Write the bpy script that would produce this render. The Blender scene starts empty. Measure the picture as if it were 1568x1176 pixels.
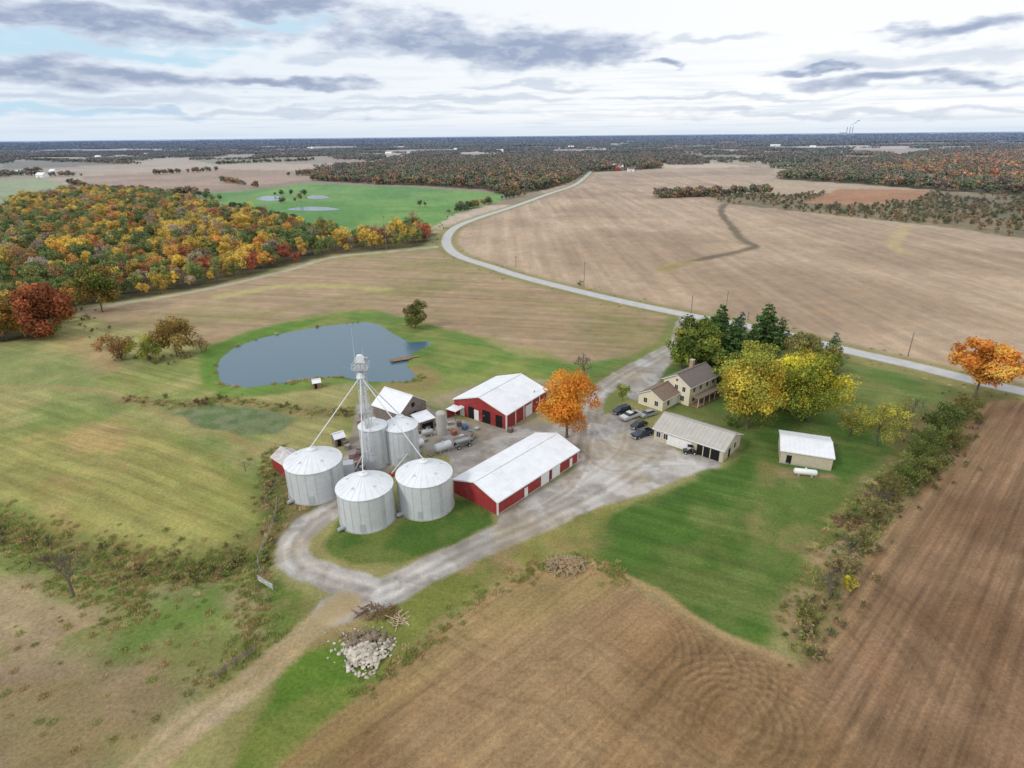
import bpy, math, random
import numpy as np
from mathutils import Vector, Matrix
rad=math.radians
random.seed(7); RNG=np.random.default_rng(11)
scene=bpy.context.scene
# ------------------------------------------------------------------ camera (drone, 65 m up)
H=65.0; F=906.0; CX=784.0; CY=588.0
M=(Matrix.Rotation(rad(90-22.8),3,'X')@Matrix.Rotation(rad(-0.55),3,'Z'))
CAM=Vector((0,0,H))
cd=bpy.data.cameras.new("camera"); cam=bpy.data.objects.new("camera",cd)
scene.collection.objects.link(cam); cam.matrix_world=Matrix.Translation(CAM)@M.to_4x4()
cd.sensor_width=36; cd.lens=36*F/1568; cd.clip_start=0.5; cd.clip_end=90000
scene.camera=cam
def P(u,v,z=0.0):
    """survey helper: plan position (m) of a point standing at height z"""
    d=M@Vector(((u-CX)/F,-(v-CY)/F,-1)); t=(z-H)/d.z
    return Vector((d.x*t,d.y*t,z))
def proj(p):
    q=M.transposed()@(Vector(p)-CAM); return CX+F*q.x/-q.z, CY-F*q.y/-q.z, -q.z
def height_for(p,vtop):
    lo,hi=0.0,62.0
    for _ in range(30):
        m=(lo+hi)/2
        if proj((p[0],p[1],m))[1]>vtop: lo=m
        else: hi=m
    return lo
def poly(l): return np.array([P(u,v)[:2] for u,v in l])
def s2l(c):
    c=np.array(c,float)/255.0
    return np.where(c<=0.04045,c/12.92,((c+0.055)/1.055)**2.4)
K=0.97
def C(*c): return s2l(c)*K
HAZE=5500.0  # falloff distance (m) of the haze painted into far colours
# ------------------------------------------------------------------ noise
def vn(x,y,seed):
    xi=np.floor(x).astype(np.int64); yi=np.floor(y).astype(np.int64)
    xf=x-xi; yf=y-yi; u=xf*xf*(3-2*xf); v=yf*yf*(3-2*yf)
    def h(a,b):
        n=(a*374761393+b*668265263+seed*144269504)&0xffffffff
        n=((n^(n>>13))*1274126177)&0xffffffff
        return ((n^(n>>16))&0xffff)/65535.0
    return (h(xi,yi)*(1-u)+h(xi+1,yi)*u)*(1-v)+(h(xi,yi+1)*(1-u)+h(xi+1,yi+1)*u)*v
def fbm(x,y,size,octv=4,seed=0):
    s=0;a=1;t=0
    for o in range(octv):
        s=s+a*vn(x/size*2**o+o*17.3,y/size*2**o-o*9.1,seed+o); t+=a; a*=0.55
    return s/t
def sdf(pl,x,y):
    d=np.full(x.shape,1e18); ins=np.zeros(x.shape,bool); n=len(pl)
    for i in range(n):
        ax,ay=pl[i]; bx,by=pl[(i+1)%n]; ex,ey=bx-ax,by-ay
        l=ex*ex+ey*ey+1e-9
        t=np.clip(((x-ax)*ex+(y-ay)*ey)/l,0,1)
        dx=x-ax-t*ex; dy=y-ay-t*ey; d=np.minimum(d,dx*dx+dy*dy)
        if ay!=by:
            c=((ay>y)!=(by>y))&(x<(bx-ax)*(y-ay)/(by-ay)+ax); ins^=c
    d=np.sqrt(d); return np.where(ins,-d,d)
def smooth_line(pts,n=8):
    pts=[np.array(p,float) for p in pts]; out=[]
    for i in range(len(pts)-1):
        p0=pts[max(i-1,0)];p1=pts[i];p2=pts[i+1];p3=pts[min(i+2,len(pts)-1)]
        for k in range(n):
            t=k/n
            out.append(0.5*((2*p1)+(-p0+p2)*t+(2*p0-5*p1+4*p2-p3)*t*t+(-p0+3*p1-3*p2+p3)*t**3))
    out.append(pts[-1]); return np.array(out)
def ldist(ln,x,y):
    d=np.full(x.shape,1e18)
    for i in range(len(ln)-1):
        ax,ay=ln[i]; bx,by=ln[i+1]; ex,ey=bx-ax,by-ay; l=ex*ex+ey*ey+1e-9
        t=np.clip(((x-ax)*ex+(y-ay)*ey)/l,0,1)
        dx=x-ax-t*ex; dy=y-ay-t*ey; d=np.minimum(d,dx*dx+dy*dy)
    return np.sqrt(d)
def sstep(a,b,x):
    t=np.clip((x-a)/(b-a),0,1); return t*t*(3-2*t)
# ------------------------------------------------------------------ materials
def newmat(name):
    m=bpy.data.materials.new(name); m.use_nodes=True
    nt=m.node_tree; return m,nt,nt.nodes,nt.links,nt.nodes['Principled BSDF']
def mat(name,col,rough=0.7,metal=0.0,var=0.15,scale=1.5,bump=0.0,bscale=8,dirt=None,spec=0.3):
    m,nt,N,L,b=newmat(name)
    b.inputs['Roughness'].default_value=rough; b.inputs['Metallic'].default_value=metal
    b.inputs['Specular IOR Level'].default_value=spec
    tc=N.new('ShaderNodeTexCoord'); n=N.new('ShaderNodeTexNoise'); n.inputs['Scale'].default_value=scale
    n.inputs['Detail'].default_value=5; L.new(tc.outputs['Object'],n.inputs['Vector'])
    r=N.new('ShaderNodeMapRange'); r.inputs[1].default_value=0.3; r.inputs[2].default_value=0.7
    r.inputs[3].default_value=1-var; r.inputs[4].default_value=1+var*0.6
    L.new(n.outputs['Fac'],r.inputs[0])
    v=N.new('ShaderNodeVectorMath'); v.operation='SCALE'; v.inputs[0].default_value=tuple(col)
    L.new(r.outputs[0],v.inputs['Scale']); out=v.outputs[0]
    if dirt is not None:
        n2=N.new('ShaderNodeTexNoise'); n2.inputs['Scale'].default_value=scale*0.35; n2.inputs['Detail'].default_value=6
        n2.inputs['Roughness'].default_value=0.7
        L.new(tc.outputs['Object'],n2.inputs['Vector'])
        r2=N.new('ShaderNodeMapRange'); r2.inputs[1].default_value=0.52; r2.inputs[2].default_value=0.78
        L.new(n2.outputs['Fac'],r2.inputs[0])
        mx=N.new('ShaderNodeMix'); mx.data_type='RGBA'; L.new(r2.outputs[0],mx.inputs[0])
        L.new(out,mx.inputs[6]); mx.inputs[7].default_value=(*dirt,1); out=mx.outputs[2]
    L.new(out,b.inputs['Base Color'])
    if bump>0:
        n3=N.new('ShaderNodeTexNoise'); n3.inputs['Scale'].default_value=bscale; n3.inputs['Detail'].default_value=4
        L.new(tc.outputs['Object'],n3.inputs['Vector'])
        bp=N.new('ShaderNodeBump'); bp.inputs['Strength'].default_value=bump; bp.inputs['Distance'].default_value=0.05
        L.new(n3.outputs['Fac'],bp.inputs['Height']); L.new(bp.outputs[0],b.inputs['Normal'])
    return m
def leafmat(name,inst):
    m,nt,N,L,b=newmat(name); b.inputs['Roughness'].default_value=0.8; b.inputs['Specular IOR Level'].default_value=0.1
    a=N.new('ShaderNodeAttribute'); a.attribute_name='Col'; out=a.outputs['Color']
    if inst:
        t=N.new('ShaderNodeAttribute'); t.attribute_type='INSTANCER'; t.attribute_name='tint'
        v=N.new('ShaderNodeVectorMath'); v.operation='MULTIPLY'; L.new(out,v.inputs[0]); L.new(t.outputs['Color'],v.inputs[1]); out=v.outputs[0]
    L.new(out,b.inputs['Base Color'])
    if not inst:
        tr=N.new('ShaderNodeBsdfTranslucent'); L.new(out,tr.inputs[0])
        mx=N.new('ShaderNodeMixShader'); mx.inputs[0].default_value=0.25
        L.new(b.outputs[0],mx.inputs[1]); L.new(tr.outputs[0],mx.inputs[2]); L.new(mx.outputs[0],N['Material Output'].inputs[0])
    return m
LEAF=leafmat("foliage",False); LEAFI=leafmat("foliage_mass",True)
BARK=mat("bark",C(112,102,92),0.9,var=0.3,scale=4)
WHITE=mat("white_metal_roof",(0.80,0.82,0.86),0.42,0.0,var=0.06,scale=0.5,dirt=(0.66,0.67,0.70))
WHITE2=mat("white_paint",(0.78,0.78,0.77),0.5,var=0.08)
GALV=mat("galvanised_steel",(0.64,0.67,0.70),0.45,0.15,var=0.07,scale=0.6,dirt=(0.55,0.57,0.59))
GALVB=mat("galvanised_roof",(0.76,0.79,0.82),0.45,0.1,var=0.07,scale=0.6,dirt=(0.66,0.68,0.70))
GALVJ=mat("galvanised_seam",(0.50,0.52,0.55),0.5,0.15,var=0.1,scale=1)
GALVD=mat("galvanised_steel_old",(0.42,0.43,0.44),0.5,0.2,var=0.2,scale=1.2,dirt=(0.28,0.25,0.23))
RED=mat("red_metal_siding",(0.34,0.045,0.045),0.55,var=0.2,scale=1,dirt=(0.28,0.08,0.07))
WOODG=mat("weathered_wood",(0.24,0.20,0.18),0.9,var=0.35,scale=2,bump=0.4)
RUST=mat("rusty_roof",(0.60,0.57,0.57),0.6,var=0.2,scale=1.5,dirt=(0.30,0.16,0.11))
DARK=mat("dark_interior",(0.012,0.012,0.013),0.9,var=0.2)
SHING=mat("shingle_roof",C(122,112,108),0.9,var=0.25,scale=3,bump=0.6)
SHINGB=mat("brown_shingle_roof",C(134,116,102),0.9,var=0.25,scale=3,bump=0.6)
CREAM=mat("cream_siding",C(228,218,192),0.75,var=0.06)
TAN=mat("tan_siding",C(196,186,164),0.7,var=0.08)
GREYR=mat("grey_metal_roof",C(182,178,172),0.5,0.0,var=0.08,scale=0.6)
GLASS=mat("window_glass",(0.03,0.04,0.05),0.08,var=0.1,spec=0.8)
CONC=mat("concrete",C(178,175,168),0.85,var=0.15,scale=1,bump=0.3)
TYRE=mat("tyre_rubber",(0.015,0.015,0.015),0.85,var=0.2)
TIMBER=mat("timber",C(150,120,96),0.85,var=0.3,scale=3,bump=0.4)
BRICK=mat("chimney_brick",C(178,150,130),0.9,var=0.25,scale=6)
# ------------------------------------------------------------------ mesh helpers
def link(o): scene.collection.objects.link(o); return o
def mesh_quads(name,V,Q,mats,midx=None,col=None,smooth=False,vcol=None):
    V=np.asarray(V,np.float32); Q=np.asarray(Q,np.int32); me=bpy.data.meshes.new(name)
    me.vertices.add(len(V)); me.vertices.foreach_set('co',V.ravel())
    me.loops.add(Q.size); me.loops.foreach_set('vertex_index',Q.ravel())
    me.polygons.add(len(Q)); me.polygons.foreach_set('loop_start',np.arange(0,Q.size,4,dtype=np.int32))
    for m in mats: me.materials.append(m)
    if midx is not None: me.polygons.foreach_set('material_index',np.asarray(midx,np.int32))
    if smooth: me.polygons.foreach_set('use_smooth',np.ones(len(Q),bool))
    me.update(calc_edges=True)
    if col is not None:
        a=me.attributes.new('Col','FLOAT_COLOR','FACE'); c=np.ones((len(Q),4),np.float32); c[:,:3]=col; a.data.foreach_set('color',c.ravel())
    if vcol:
        for k,arr in vcol.items():
            a=me.attributes.new(k,'FLOAT_COLOR','POINT'); c=np.ones((len(V),4),np.float32); c[:,:arr.shape[1]]=arr; a.data.foreach_set('color',c.ravel())
    return me
class Asm:
    def __init__(s,name,org,ex=(1,0,0),ey=(0,1,0)):
        s.name=name; s.o=Vector((org[0],org[1],org[2] if len(org)>2 else 0)); s.ex=Vector(ex).to_3d(); s.ey=Vector(ey).to_3d(); s.ez=Vector((0,0,1)); s.parts={}
    def part(s,n,m):
        if n not in s.parts: s.parts[n]=([],[],m)
        return s.parts[n]
    def add(s,n,m,vs,fs):
        V,Fc,_=s.part(n,m); b=len(V)
        for v in vs: V.append(tuple(s.ex*v[0]+s.ey*v[1]+s.ez*v[2]))
        for f in fs: Fc.append(tuple(i+b for i in f))
    def hexa(s,n,m,lo,hi): # 4 lower pts, 4 upper pts
        s.add(n,m,list(lo)+list(hi),[(3,2,1,0),(4,5,6,7),(0,1,5,4),(1,2,6,5),(2,3,7,6),(3,0,4,7)])
    def box(s,n,m,x0,x1,y0,y1,z0,z1,tx=0,ty=0):
        s.hexa(n,m,[(x0,y0,z0),(x1,y0,z0),(x1,y1,z0),(x0,y1,z0)],[(x0+tx,y0+ty,z1),(x1-tx,y0+ty,z1),(x1-tx,y1-ty,z1),(x0+tx,y1-ty,z1)])
    def prism(s,n,m,prof,y0,y1,inset=None):
        k=len(prof); zs=[p[1] for p in prof]; zm,zM=min(zs),max(zs); ins=inset or 0
        def iy(z): return ins*(z-zm)/(zM-zm+1e-6)
        vs=[(x,y0+iy(z),z) for x,z in prof]+[(x,y1-iy(z),z) for x,z in prof]
        s.add(n,m,vs,[tuple(range(k))[::-1],tuple(range(k,2*k))]+[(i,(i+1)%k,(i+1)%k+k,i+k) for i in range(k)])
    def tube(s,n,m,p0,p1,r0,r1=None,k=8,cap=True):
        r1=r0 if r1 is None else r1; p0=Vector(p0);p1=Vector(p1); d=(p1-p0).normalized()
        a=d.orthogonal().normalized(); b=d.cross(a); vs=[]
        for p,r in((p0,r0),(p1,r1)):
            for i in range(k):
                t=2*math.pi*i/k; vs.append(p+(a*math.cos(t)+b*math.sin(t))*r)
        fs=[(i,(i+1)%k,(i+1)%k+k,i+k) for i in range(k)]
        if cap: fs+=[tuple(range(k))[::-1],tuple(range(k,2*k))]
        s.add(n,m,vs,fs)
    def rev(s,n,m,prof,c=(0,0),k=32): # profile [(r,z)]
        vs=[];fs=[]
        for r,z in prof:
            for i in range(k):
                t=2*math.pi*i/k; vs.append((c[0]+r*math.cos(t),c[1]+r*math.sin(t),z))
        for j in range(len(prof)-1):
            for i in range(k): fs.append((j*k+i,j*k+(i+1)%k,(j+1)*k+(i+1)%k,(j+1)*k+i))
        s.add(n,m,vs,fs)
    def done(s,smooth=()):
        e=link(bpy.data.objects.new(s.name,None)); e.location=s.o; e.empty_display_size=1
        for n,(V,Fc,m) in s.parts.items():
            me=bpy.data.meshes.new(n); me.from_pydata(V,[],Fc); me.materials.append(m); me.update()
            if n in smooth: me.polygons.foreach_set('use_smooth',np.ones(len(Fc),bool))
            o=link(bpy.data.objects.new(n,me)); o.parent=e
        return e
def asm_at(name,u,v,ang=0,z=0):
    p=P(u,v); a=rad(ang); return Asm(name,(p.x,p.y,z),(math.cos(a),math.sin(a),0),(-math.sin(a),math.cos(a),0))
def ang_px(a,b):
    d=P(*b)-P(*a); return math.degrees(math.atan2(d.y,d.x))
class Bld(Asm):
    def __init__(s,name,A,B,Cc,ze,rise,wall,roof,over=0.35,rib=0.9,trim=None,pf=0.5):
        a=P(*A,ze);b=P(*B,ze);c=P(*Cc,ze); ex=b-a; L=ex.length; ex/=L; w=c-a; ey=w-ex*w.dot(ex); W=ey.length; ey/=W
        o=a+(ex+ey)*over; super().__init__(name,(o.x,o.y,0),ex,ey); s.L=L-2*over; s.W=W-2*over; s.ze=ze; s.rise=rise
        s.build(0,s.L,0,s.W,ze,rise,wall,roof,over,rib,trim,pf)
    def build(s,x0,x1,y0,y1,ze,rise,wall,roof,over,rib,trim,pf=0.5,z0=0.0):
        ym=y0+(y1-y0)*pf; zr=ze+rise
        V=[];
        for x in(x0,x1): V+=[(x,y0,z0),(x,y1,z0),(x,y1,ze),(x,ym,zr),(x,y0,ze)]
        s.add('walls',wall,V,[(0,1,2,3,4),(9,8,7,6,5),(0,4,9,5),(1,6,7,2)])
        for sg,ya,yb in((0,y0,ym),(1,y1,ym)):
            sl=rise/abs(yb-ya); d=-over if sg==0 else over
            ze2=ze-sl*over; t=0.1
            def slab(n,m,xa,xb,zo,t):
                lo=[(xa,ya+d,ze2+zo),(xb,ya+d,ze2+zo),(xb,yb,zr+zo),(xa,yb,zr+zo)]
                s.hexa(n,m,lo,[(p[0],p[1],p[2]+t) for p in lo])
            slab('roof',roof,x0-over,x1+over,0.02,t)
            if rib:
                k=int((x1-x0+2*over)/rib)
                for i in range(k+1):
                    x=x0-over+i*(x1-x0+2*over-0.08)/max(k,1); slab('roof_ribs',roof,x,x+0.07,0.02+t+0.003,0.05)
            if trim:
                s.box('eave_trim',trim,x0-over,x1+over,(ya+d-0.06 if sg==0 else ya+d+0.003),(ya+d-0.003 if sg==0 else ya+d+0.06),ze2-0.12,ze2+0.1)
                for x in(x0-over-0.05,x1+over+0.003):
                    lo=[(x,ya+d,ze2-0.12),(x+0.047,ya+d,ze2-0.12),(x+0.047,yb,zr-0.12),(x,yb,zr-0.12)]
                    s.hexa('gable_trim',trim,lo,[(p[0],p[1],p[2]+0.2) for p in lo])
        s.box('ridge_cap',roof,x0-over,x1+over,ym-0.2,ym+0.2,zr+0.13,zr+0.2)
    def panel(s,n,m,side,a,b,z0,z1,t=0.04,W=None):
        L,Wd=s.L,s.W
        if side=='s': s.box(n,m,a,b,-t,-0.003,z0,z1)
        if side=='n': s.box(n,m,a,b,Wd+0.003,Wd+t,z0,z1)
        if side=='a': s.box(n,m,-t,-0.003,a,b,z0,z1)
        if side=='b': s.box(n,m,L+0.003,L+t,a,b,z0,z1)
    def window(s,side,c,z0,w=1.0,h=1.3):
        s.panel('window_frames',WHITE2,side,c-w/2-0.12,c+w/2+0.12,z0-0.12,z0+h+0.12,0.05)
        s.panel('windows',GLASS,side,c-w/2,c-0.03,z0,z0+h,0.07); s.panel('windows',GLASS,side,c+0.03,c+w/2,z0,z0+h,0.07)
    def siding(s,mt,step=1.0,side='sab'):
        for sd in side:
            n=s.L if sd in'sn' else s.W; k=int(n/step)
            for i in range(1,k): s.panel('siding_ribs',mt,sd,i*step-0.03,i*step+0.03,0.05,s.ze-0.15,0.03)
# ------------------------------------------------------------------ site plan
country=smooth_line([P(*p)[:2] for p in [(905,262),(895,272),(878,284),(840,297),(790,315),(735,333),(700,347),(685,362),(686,378),(705,393),(750,408),(800,424),(870,442),(950,461),(1050,482),(1130,497),(1200,511),(1290,535),(1400,560),(1500,585),(1568,600),(1700,630)]],8)
lane=smooth_line([P(*p)[:2] for p in [(684,376),(650,380),(590,386),(510,394),(440,414),(330,440),(230,458),(120,475)]],5)
entry=smooth_line([P(*p)[:2] for p in [(1052,486),(1040,525),(1005,548),(955,575),(925,595),(905,625),(890,665),(885,700)]],6)
drive=smooth_line([P(*p)[:2] for p in [(1000,700),(930,745),(850,785),(770,822),(700,853),(620,893),(560,918),(515,938)]],6)
loop=smooth_line([P(*p)[:2] for p in [(570,905),(500,885),(455,865),(448,835),(475,800),(515,775),(550,755)]],6)
track=smooth_line([P(*p)[:2] for p in [(530,925),(485,962),(435,1000),(375,1045),(300,1100),(220,1165),(120,1260),(20,1400)]],6)
yard=poly([(905,640),(945,628),(970,640),(1000,668),(1040,690),(1100,706),(1098,716),(1040,733),(985,755),(910,775),(860,785),(800,802),(765,800),(770,785),(850,735),(895,700),(898,670)])
core=poly([(548,618),(640,618),(690,640),(760,655),(820,650),(850,650),(890,640),(895,690),(850,690),(720,745),(700,760),(690,700),(640,690),(600,720),(540,770),(505,775),(520,720),(530,680)])
corner=poly([(1000,600),(1025,560),(1035,545),(1015,540),(985,555),(945,585),(965,612),(985,615)])
pond=poly([(337,562),(343,547),(362,532),(400,518),(450,507),(500,499),(555,493),(578,497),(598,511),(622,524),(652,522),(655,527),(626,540),(617,558),(633,575),(625,582),(560,581),(520,574),(470,577),(430,584),(380,590),(345,586)])
forestL=poly([(-120,345),(-20,332),(110,300),(200,305),(300,318),(430,345),(560,370),(640,352),(668,358),(650,376),(590,383),(510,390),(420,412),(330,436),(230,453),(120,470),(110,512),(60,520),(-140,535)])
forestM=poly([(490,276),(470,268),(600,250),(700,244),(860,238),(1010,242),(1012,258),(900,264),(880,276),(840,290),(800,296),(765,297),(740,290),(620,283)])
forestR=poly([(1186,274),(1250,256),(1400,238),(1500,228),(1750,212),(1750,310),(1440,292),(1330,283)])
brushR=poly([(1085,300),(1180,298),(1430,292),(1750,310),(1750,395),(1480,352),(1330,335),(1200,322),(1100,310)])
pasture=poly([(300,296),(380,292),(470,281),(620,286),(740,294),(772,298),(768,308),(700,326),(665,345),(640,352),(560,366),(470,345),(350,322),(280,308)])
stubR=poly([(905,268),(1010,262),(1186,254),(1184,278),(1090,298),(1100,312),(1330,338),(1480,355),(1750,398),(1750,650),(1568,606),(1400,566),(1290,541),(1130,503),(1040,486),(950,467),(870,448),(750,414),(698,392),(682,372),(690,352),(740,330),(800,310),(880,282)])
midF=poly([(115,478),(230,460),(330,443),(420,420),(510,398),(590,390),(672,384),(705,400),(800,430),(900,454),(1040,486),(1042,500),(1000,530),(930,556),(880,553),(760,520),(660,500),(560,472),(470,482),(370,510),(310,528),(250,515),(170,495)])
pondlawn=poly([(300,560),(305,540),(345,520),(400,502),(480,486),(560,474),(620,484),(700,508),(800,545),(880,558),(1000,540),(1050,500),(1060,520),(1000,560),(940,590),(880,585),(760,580),(690,600),(640,598),(540,585),(450,600),(330,612)])
lawnC=poly([(905,810),(960,775),(1040,742),(1110,712),(1150,680),(1170,650),(1190,640),(1300,650),(1370,690),(1425,715),(1405,745),(1310,870),(1215,895),(1195,965),(1168,997),(1090,963),(1030,928),(960,888),(905,858),(880,845)])
yardlawn=poly([(1040,500),(1130,505),(1290,548),(1400,575),(1500,605),(1480,660),(1420,700),(1300,665),(1180,650),(1150,690),(1000,620),(1000,580)])
binlawn=poly([(498,835),(520,795),(600,800),(700,765),(750,768),(762,800),(700,832),(620,862),(560,868),(510,858)])
fieldB=poly([(905,868),(960,893),(1030,933),(1090,968),(1170,1002),(1225,1028),(1300,900),(1400,752),(1495,628),(1530,612),(1600,620),(1750,660),(1900,1500),(100,1600),(330,1260),(430,1176),(500,1110),(600,1030),(700,948),(780,887),(830,868)])
deadstrip=poly([(1192,945),(1225,1024),(1262,950),(1335,850),(1400,750),(1440,700),(1380,690),(1330,725),(1262,800),(1210,885)])
# ------------------------------------------------------------------ ground sheet
pitch=np.concatenate([np.linspace(62,1.0,720),np.geomspace(0.96,0.07,60)])
rr=np.concatenate([[0.01,12,24],H/np.tan(np.radians(pitch))])
aa=np.concatenate([np.linspace(-50,50,1000),np.linspace(52.5,307.5,103)])
A_,R_=np.meshgrid(np.radians(aa),rr)
X=(R_*np.sin(A_)).ravel(); Y=(R_*np.cos(A_)).ravel(); RAD=R_.ravel(); na=len(aa); nr=len(rr)
n1=fbm(X,Y,9,4,1)-0.5; n2=fbm(X,Y,9,4,5)-0.5; amp=3.0+0.012*RAD
XW=X+n1*amp; YW=Y+n2*amp
col=np.zeros((len(X),3)); msk=np.zeros((len(X),4))
# far patchwork of fields
ca,sa=math.cos(0.12),math.sin(0.12)
gx=(X*ca+Y*sa)/520; gy=(-X*sa+Y*ca)/620; gx=gx+vn(np.floor(gy),np.floor(gy)*0,3)*0.8
cid=vn(np.floor(gx),np.floor(gy),77)
pal=[(186,166,142),(168,150,124),(140,128,104),(198,180,156),(126,138,88),(160,142,116),(178,158,130),(146,132,108),(190,174,154)]
col[:]=C(150,138,118)
for i,c in enumerate(pal):
    m_=(cid>=i/len(pal))&(cid<(i+1)/len(pal)+0.001); col[m_]=C(*c)
def mixc(mask,c): col[:]=col*(1-mask[:,None])+c*mask[:,None]
near=1-sstep(420,520,RAD*(1+0.1*n1))
mixc(near,C(146,142,92))
def paint(pl,c,c2=None,sc=15,soft=1.0,alpha=1.0,warp=1,seed=0,ch=None,rough=None,chv=1.0,thr=(0.38,0.62)):
    mg=soft*2+30
    x0,y0=pl.min(0)-mg; x1,y1=pl.max(0)+mg
    ix=np.where((X>x0)&(X<x1)&(Y>y0)&(Y<y1))[0]
    if not len(ix): return
    x=X[ix]+(XW[ix]-X[ix])*warp; y=Y[ix]+(YW[ix]-Y[ix])*warp
    sf=soft+RAD[ix]*0.001
    m=(1-sstep(-sf,sf,sdf(pl,x,y)))*alpha
    cc=np.repeat(np.array(c)[None],len(ix),0)
    if c2 is not None:
        f=sstep(thr[0],thr[1],fbm(X[ix],Y[ix],sc,5,seed+20))[:,None]; cc=cc*(1-f)+np.array(c2)*f
    col[ix]=col[ix]*(1-m[:,None])+cc*m[:,None]
    msk[ix]*=(1-m[:,None])
    if ch is not None: msk[ix,ch]+=m*chv
def paintl(ln,w,c,soft=0.6,alpha=1.0,warp=0.3,c2=None,sc=6,seed=0):
    x0,y0=ln.min(0)-w-30; x1,y1=ln.max(0)+w+30
    ix=np.where((X>x0)&(X<x1)&(Y>y0)&(Y<y1))[0]
    x=X[ix]+(XW[ix]-X[ix])*warp; y=Y[ix]+(YW[ix]-Y[ix])*warp
    m=(1-sstep(w-soft,w+soft,ldist(ln,x,y)))*alpha
    cc=np.repeat(np.array(c)[None],len(ix),0)
    if c2 is not None:
        f=sstep(0.35,0.65,fbm(X[ix],Y[ix],sc,4,seed+20))[:,None]; cc=cc*(1-f)+np.array(c2)*f
    col[ix]=col[ix]*(1-m[:,None])+cc*m[:,None]; msk[ix]*=(1-m[:,None])
    return ix,m
L_=lambda l,n=5: smooth_line([P(*p)[:2] for p in l],n)
# far named fields
paint(poly([(-150,300),(-150,268),(0,246),(200,240),(480,237),(600,243),(480,258),(470,270),(300,292),(110,292)]),C(184,166,142),C(158,142,118),sc=260,soft=4)
paint(poly([(-60,338),(0,306),(100,298),(150,312),(150,324),(60,336)]),C(168,168,140),C(150,155,120),sc=60,soft=3)
paint(poly([(-150,300),(0,276),(60,272),(110,285),(0,303),(-150,330)]),C(150,160,120),soft=3)
paint(poly([(130,270),(300,258),(470,262),(480,275),(330,290),(230,294),(100,288)]),C(172,146,126),C(158,136,112),sc=90,soft=3)
paint(poly([(0,248),(190,243),(200,250),(60,258),(0,258)]),C(126,118,92),soft=3)
paint(poly([(300,246),(440,241),(470,246),(330,252)]),C(140,142,98),soft=3)
paint(pasture,C(96,140,66),C(116,152,76),sc=50,soft=2)
paint(poly([(190,296),(300,292),(300,312),(190,306)]),C(150,140,100),soft=3)
paint(stubR,C(180,158,133),C(164,142,117),sc=80,soft=2,ch=0)
paint(brushR,C(118,108,78),C(140,124,92),sc=30,soft=3)
paint(poly([(1232,311),(1285,289),(1428,292),(1410,306),(1330,315)]),C(172,128,88),C(160,118,80),sc=60,soft=2)
for f_ in (forestL,forestM,forestR): paint(f_,C(104,92,60),C(84,80,50),sc=12,soft=3)
paintl(L_([(1112,312),(1104,325),(1122,348),(1138,368),(1155,378),(1120,388),(1070,398),(1015,413)]),3.0,C(116,104,80),soft=2.0,warp=0.5)
paintl(L_([(1015,413),(1035,405),(1060,402)]),4.5,C(176,156,100),soft=2.5,alpha=.6)
paintl(L_([(1390,345),(1368,372),(1385,388)]),4.0,C(190,168,120),soft=2.5,alpha=.6)
paintl(L_([(700,352),(760,340),(900,330),(1010,322)]),2.0,C(150,136,104),soft=2,alpha=.4)
# pasture to the left of the farm
paint(poly([(-400,540),(-140,530),(60,522),(115,478),(300,520),(300,560),(330,612),(450,600),(545,590),(545,680),(440,690),(420,760),(400,830),(420,900),(380,1010),(200,1150),(-100,1500),(-600,1500),(-900,800)]),C(158,152,98),C(126,138,76),sc=24,soft=2,seed=4,thr=(0.44,0.64),ch=2,chv=0.8)
paint(poly([(-300,940),(60,870),(150,905),(260,890),(380,900),(410,960),(370,1010),(250,1100),(140,1200),(-200,1500),(-700,1300)]),C(164,146,112),C(130,136,78),sc=12,soft=5,seed=8,ch=2,chv=0.5,thr=(.46,.62))
paint(poly([(-200,1010),(60,990),(200,1010),(320,1040),(220,1130),(60,1230),(-200,1350)]),C(156,132,110),C(142,124,92),sc=10,soft=6,seed=9,alpha=.85)
paint(poly([(60,655),(180,640),(300,690),(390,740),(400,800),(330,850),(180,840),(-50,790),(-200,720)]),C(152,148,84),C(172,148,98),sc=14,soft=3,seed=10,alpha=.8,ch=2,chv=1.2,thr=(.45,.6))
paint(poly([(110,540),(150,520),(200,545),(300,570),(260,620),(170,600)]),C(132,142,84),C(166,154,108),sc=12,soft=4,seed=12,ch=2,chv=.8)
paint(poly([(-200,560),(40,540),(190,575),(170,600),(0,600),(-200,640)]),C(164,152,106),C(132,140,84),sc=18,soft=4,seed=13,alpha=.8)
paint(poly([(90,520),(130,515),(190,560),(230,590),(160,560),(110,540)]),C(176,144,102),soft=3,alpha=.6)
paintl(L_([(0,660),(120,640),(220,650),(330,705),(400,760)]),1.2,C(124,132,66),soft=1.2,alpha=.6,warp=.6)
paintl(L_([(0,720),(120,700),(240,720),(360,790)]),.9,C(132,138,74),soft=1.0,alpha=.5,warp=.6)
paintl(L_([(-20,690),(100,668),(220,680),(340,735)]),.9,C(176,160,104),soft=1.0,alpha=.4,warp=.6)
paintl(L_([(-100,790),(0,808),(120,842),(230,862),(320,868),(380,850),(425,790),(430,740)]),4.0,C(96,112,50),soft=3.5,c2=C(124,110,68),sc=4,alpha=.85,warp=1.3)
paintl(L_([(-60,770),(20,800),(60,850),(110,890),(190,905),(200,950)]),2.5,C(104,126,54),soft=2.5,alpha=.7,warp=1.3)
paintl(L_([(190,608),(300,620),(330,612),(460,628),(540,632)]),2.4,C(104,110,60),soft=2,c2=C(136,120,80),sc=5,alpha=.8,warp=1)
paintl(L_([(0,590),(160,598),(240,625),(330,660),(400,690)]),1.6,C(158,136,94),soft=2,alpha=.6,warp=1)
paintl(L_([(200,990),(240,960),(300,940),(310,925),(260,925)]),3.0,C(102,130,58),soft=2.5,alpha=.75,warp=1)
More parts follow.
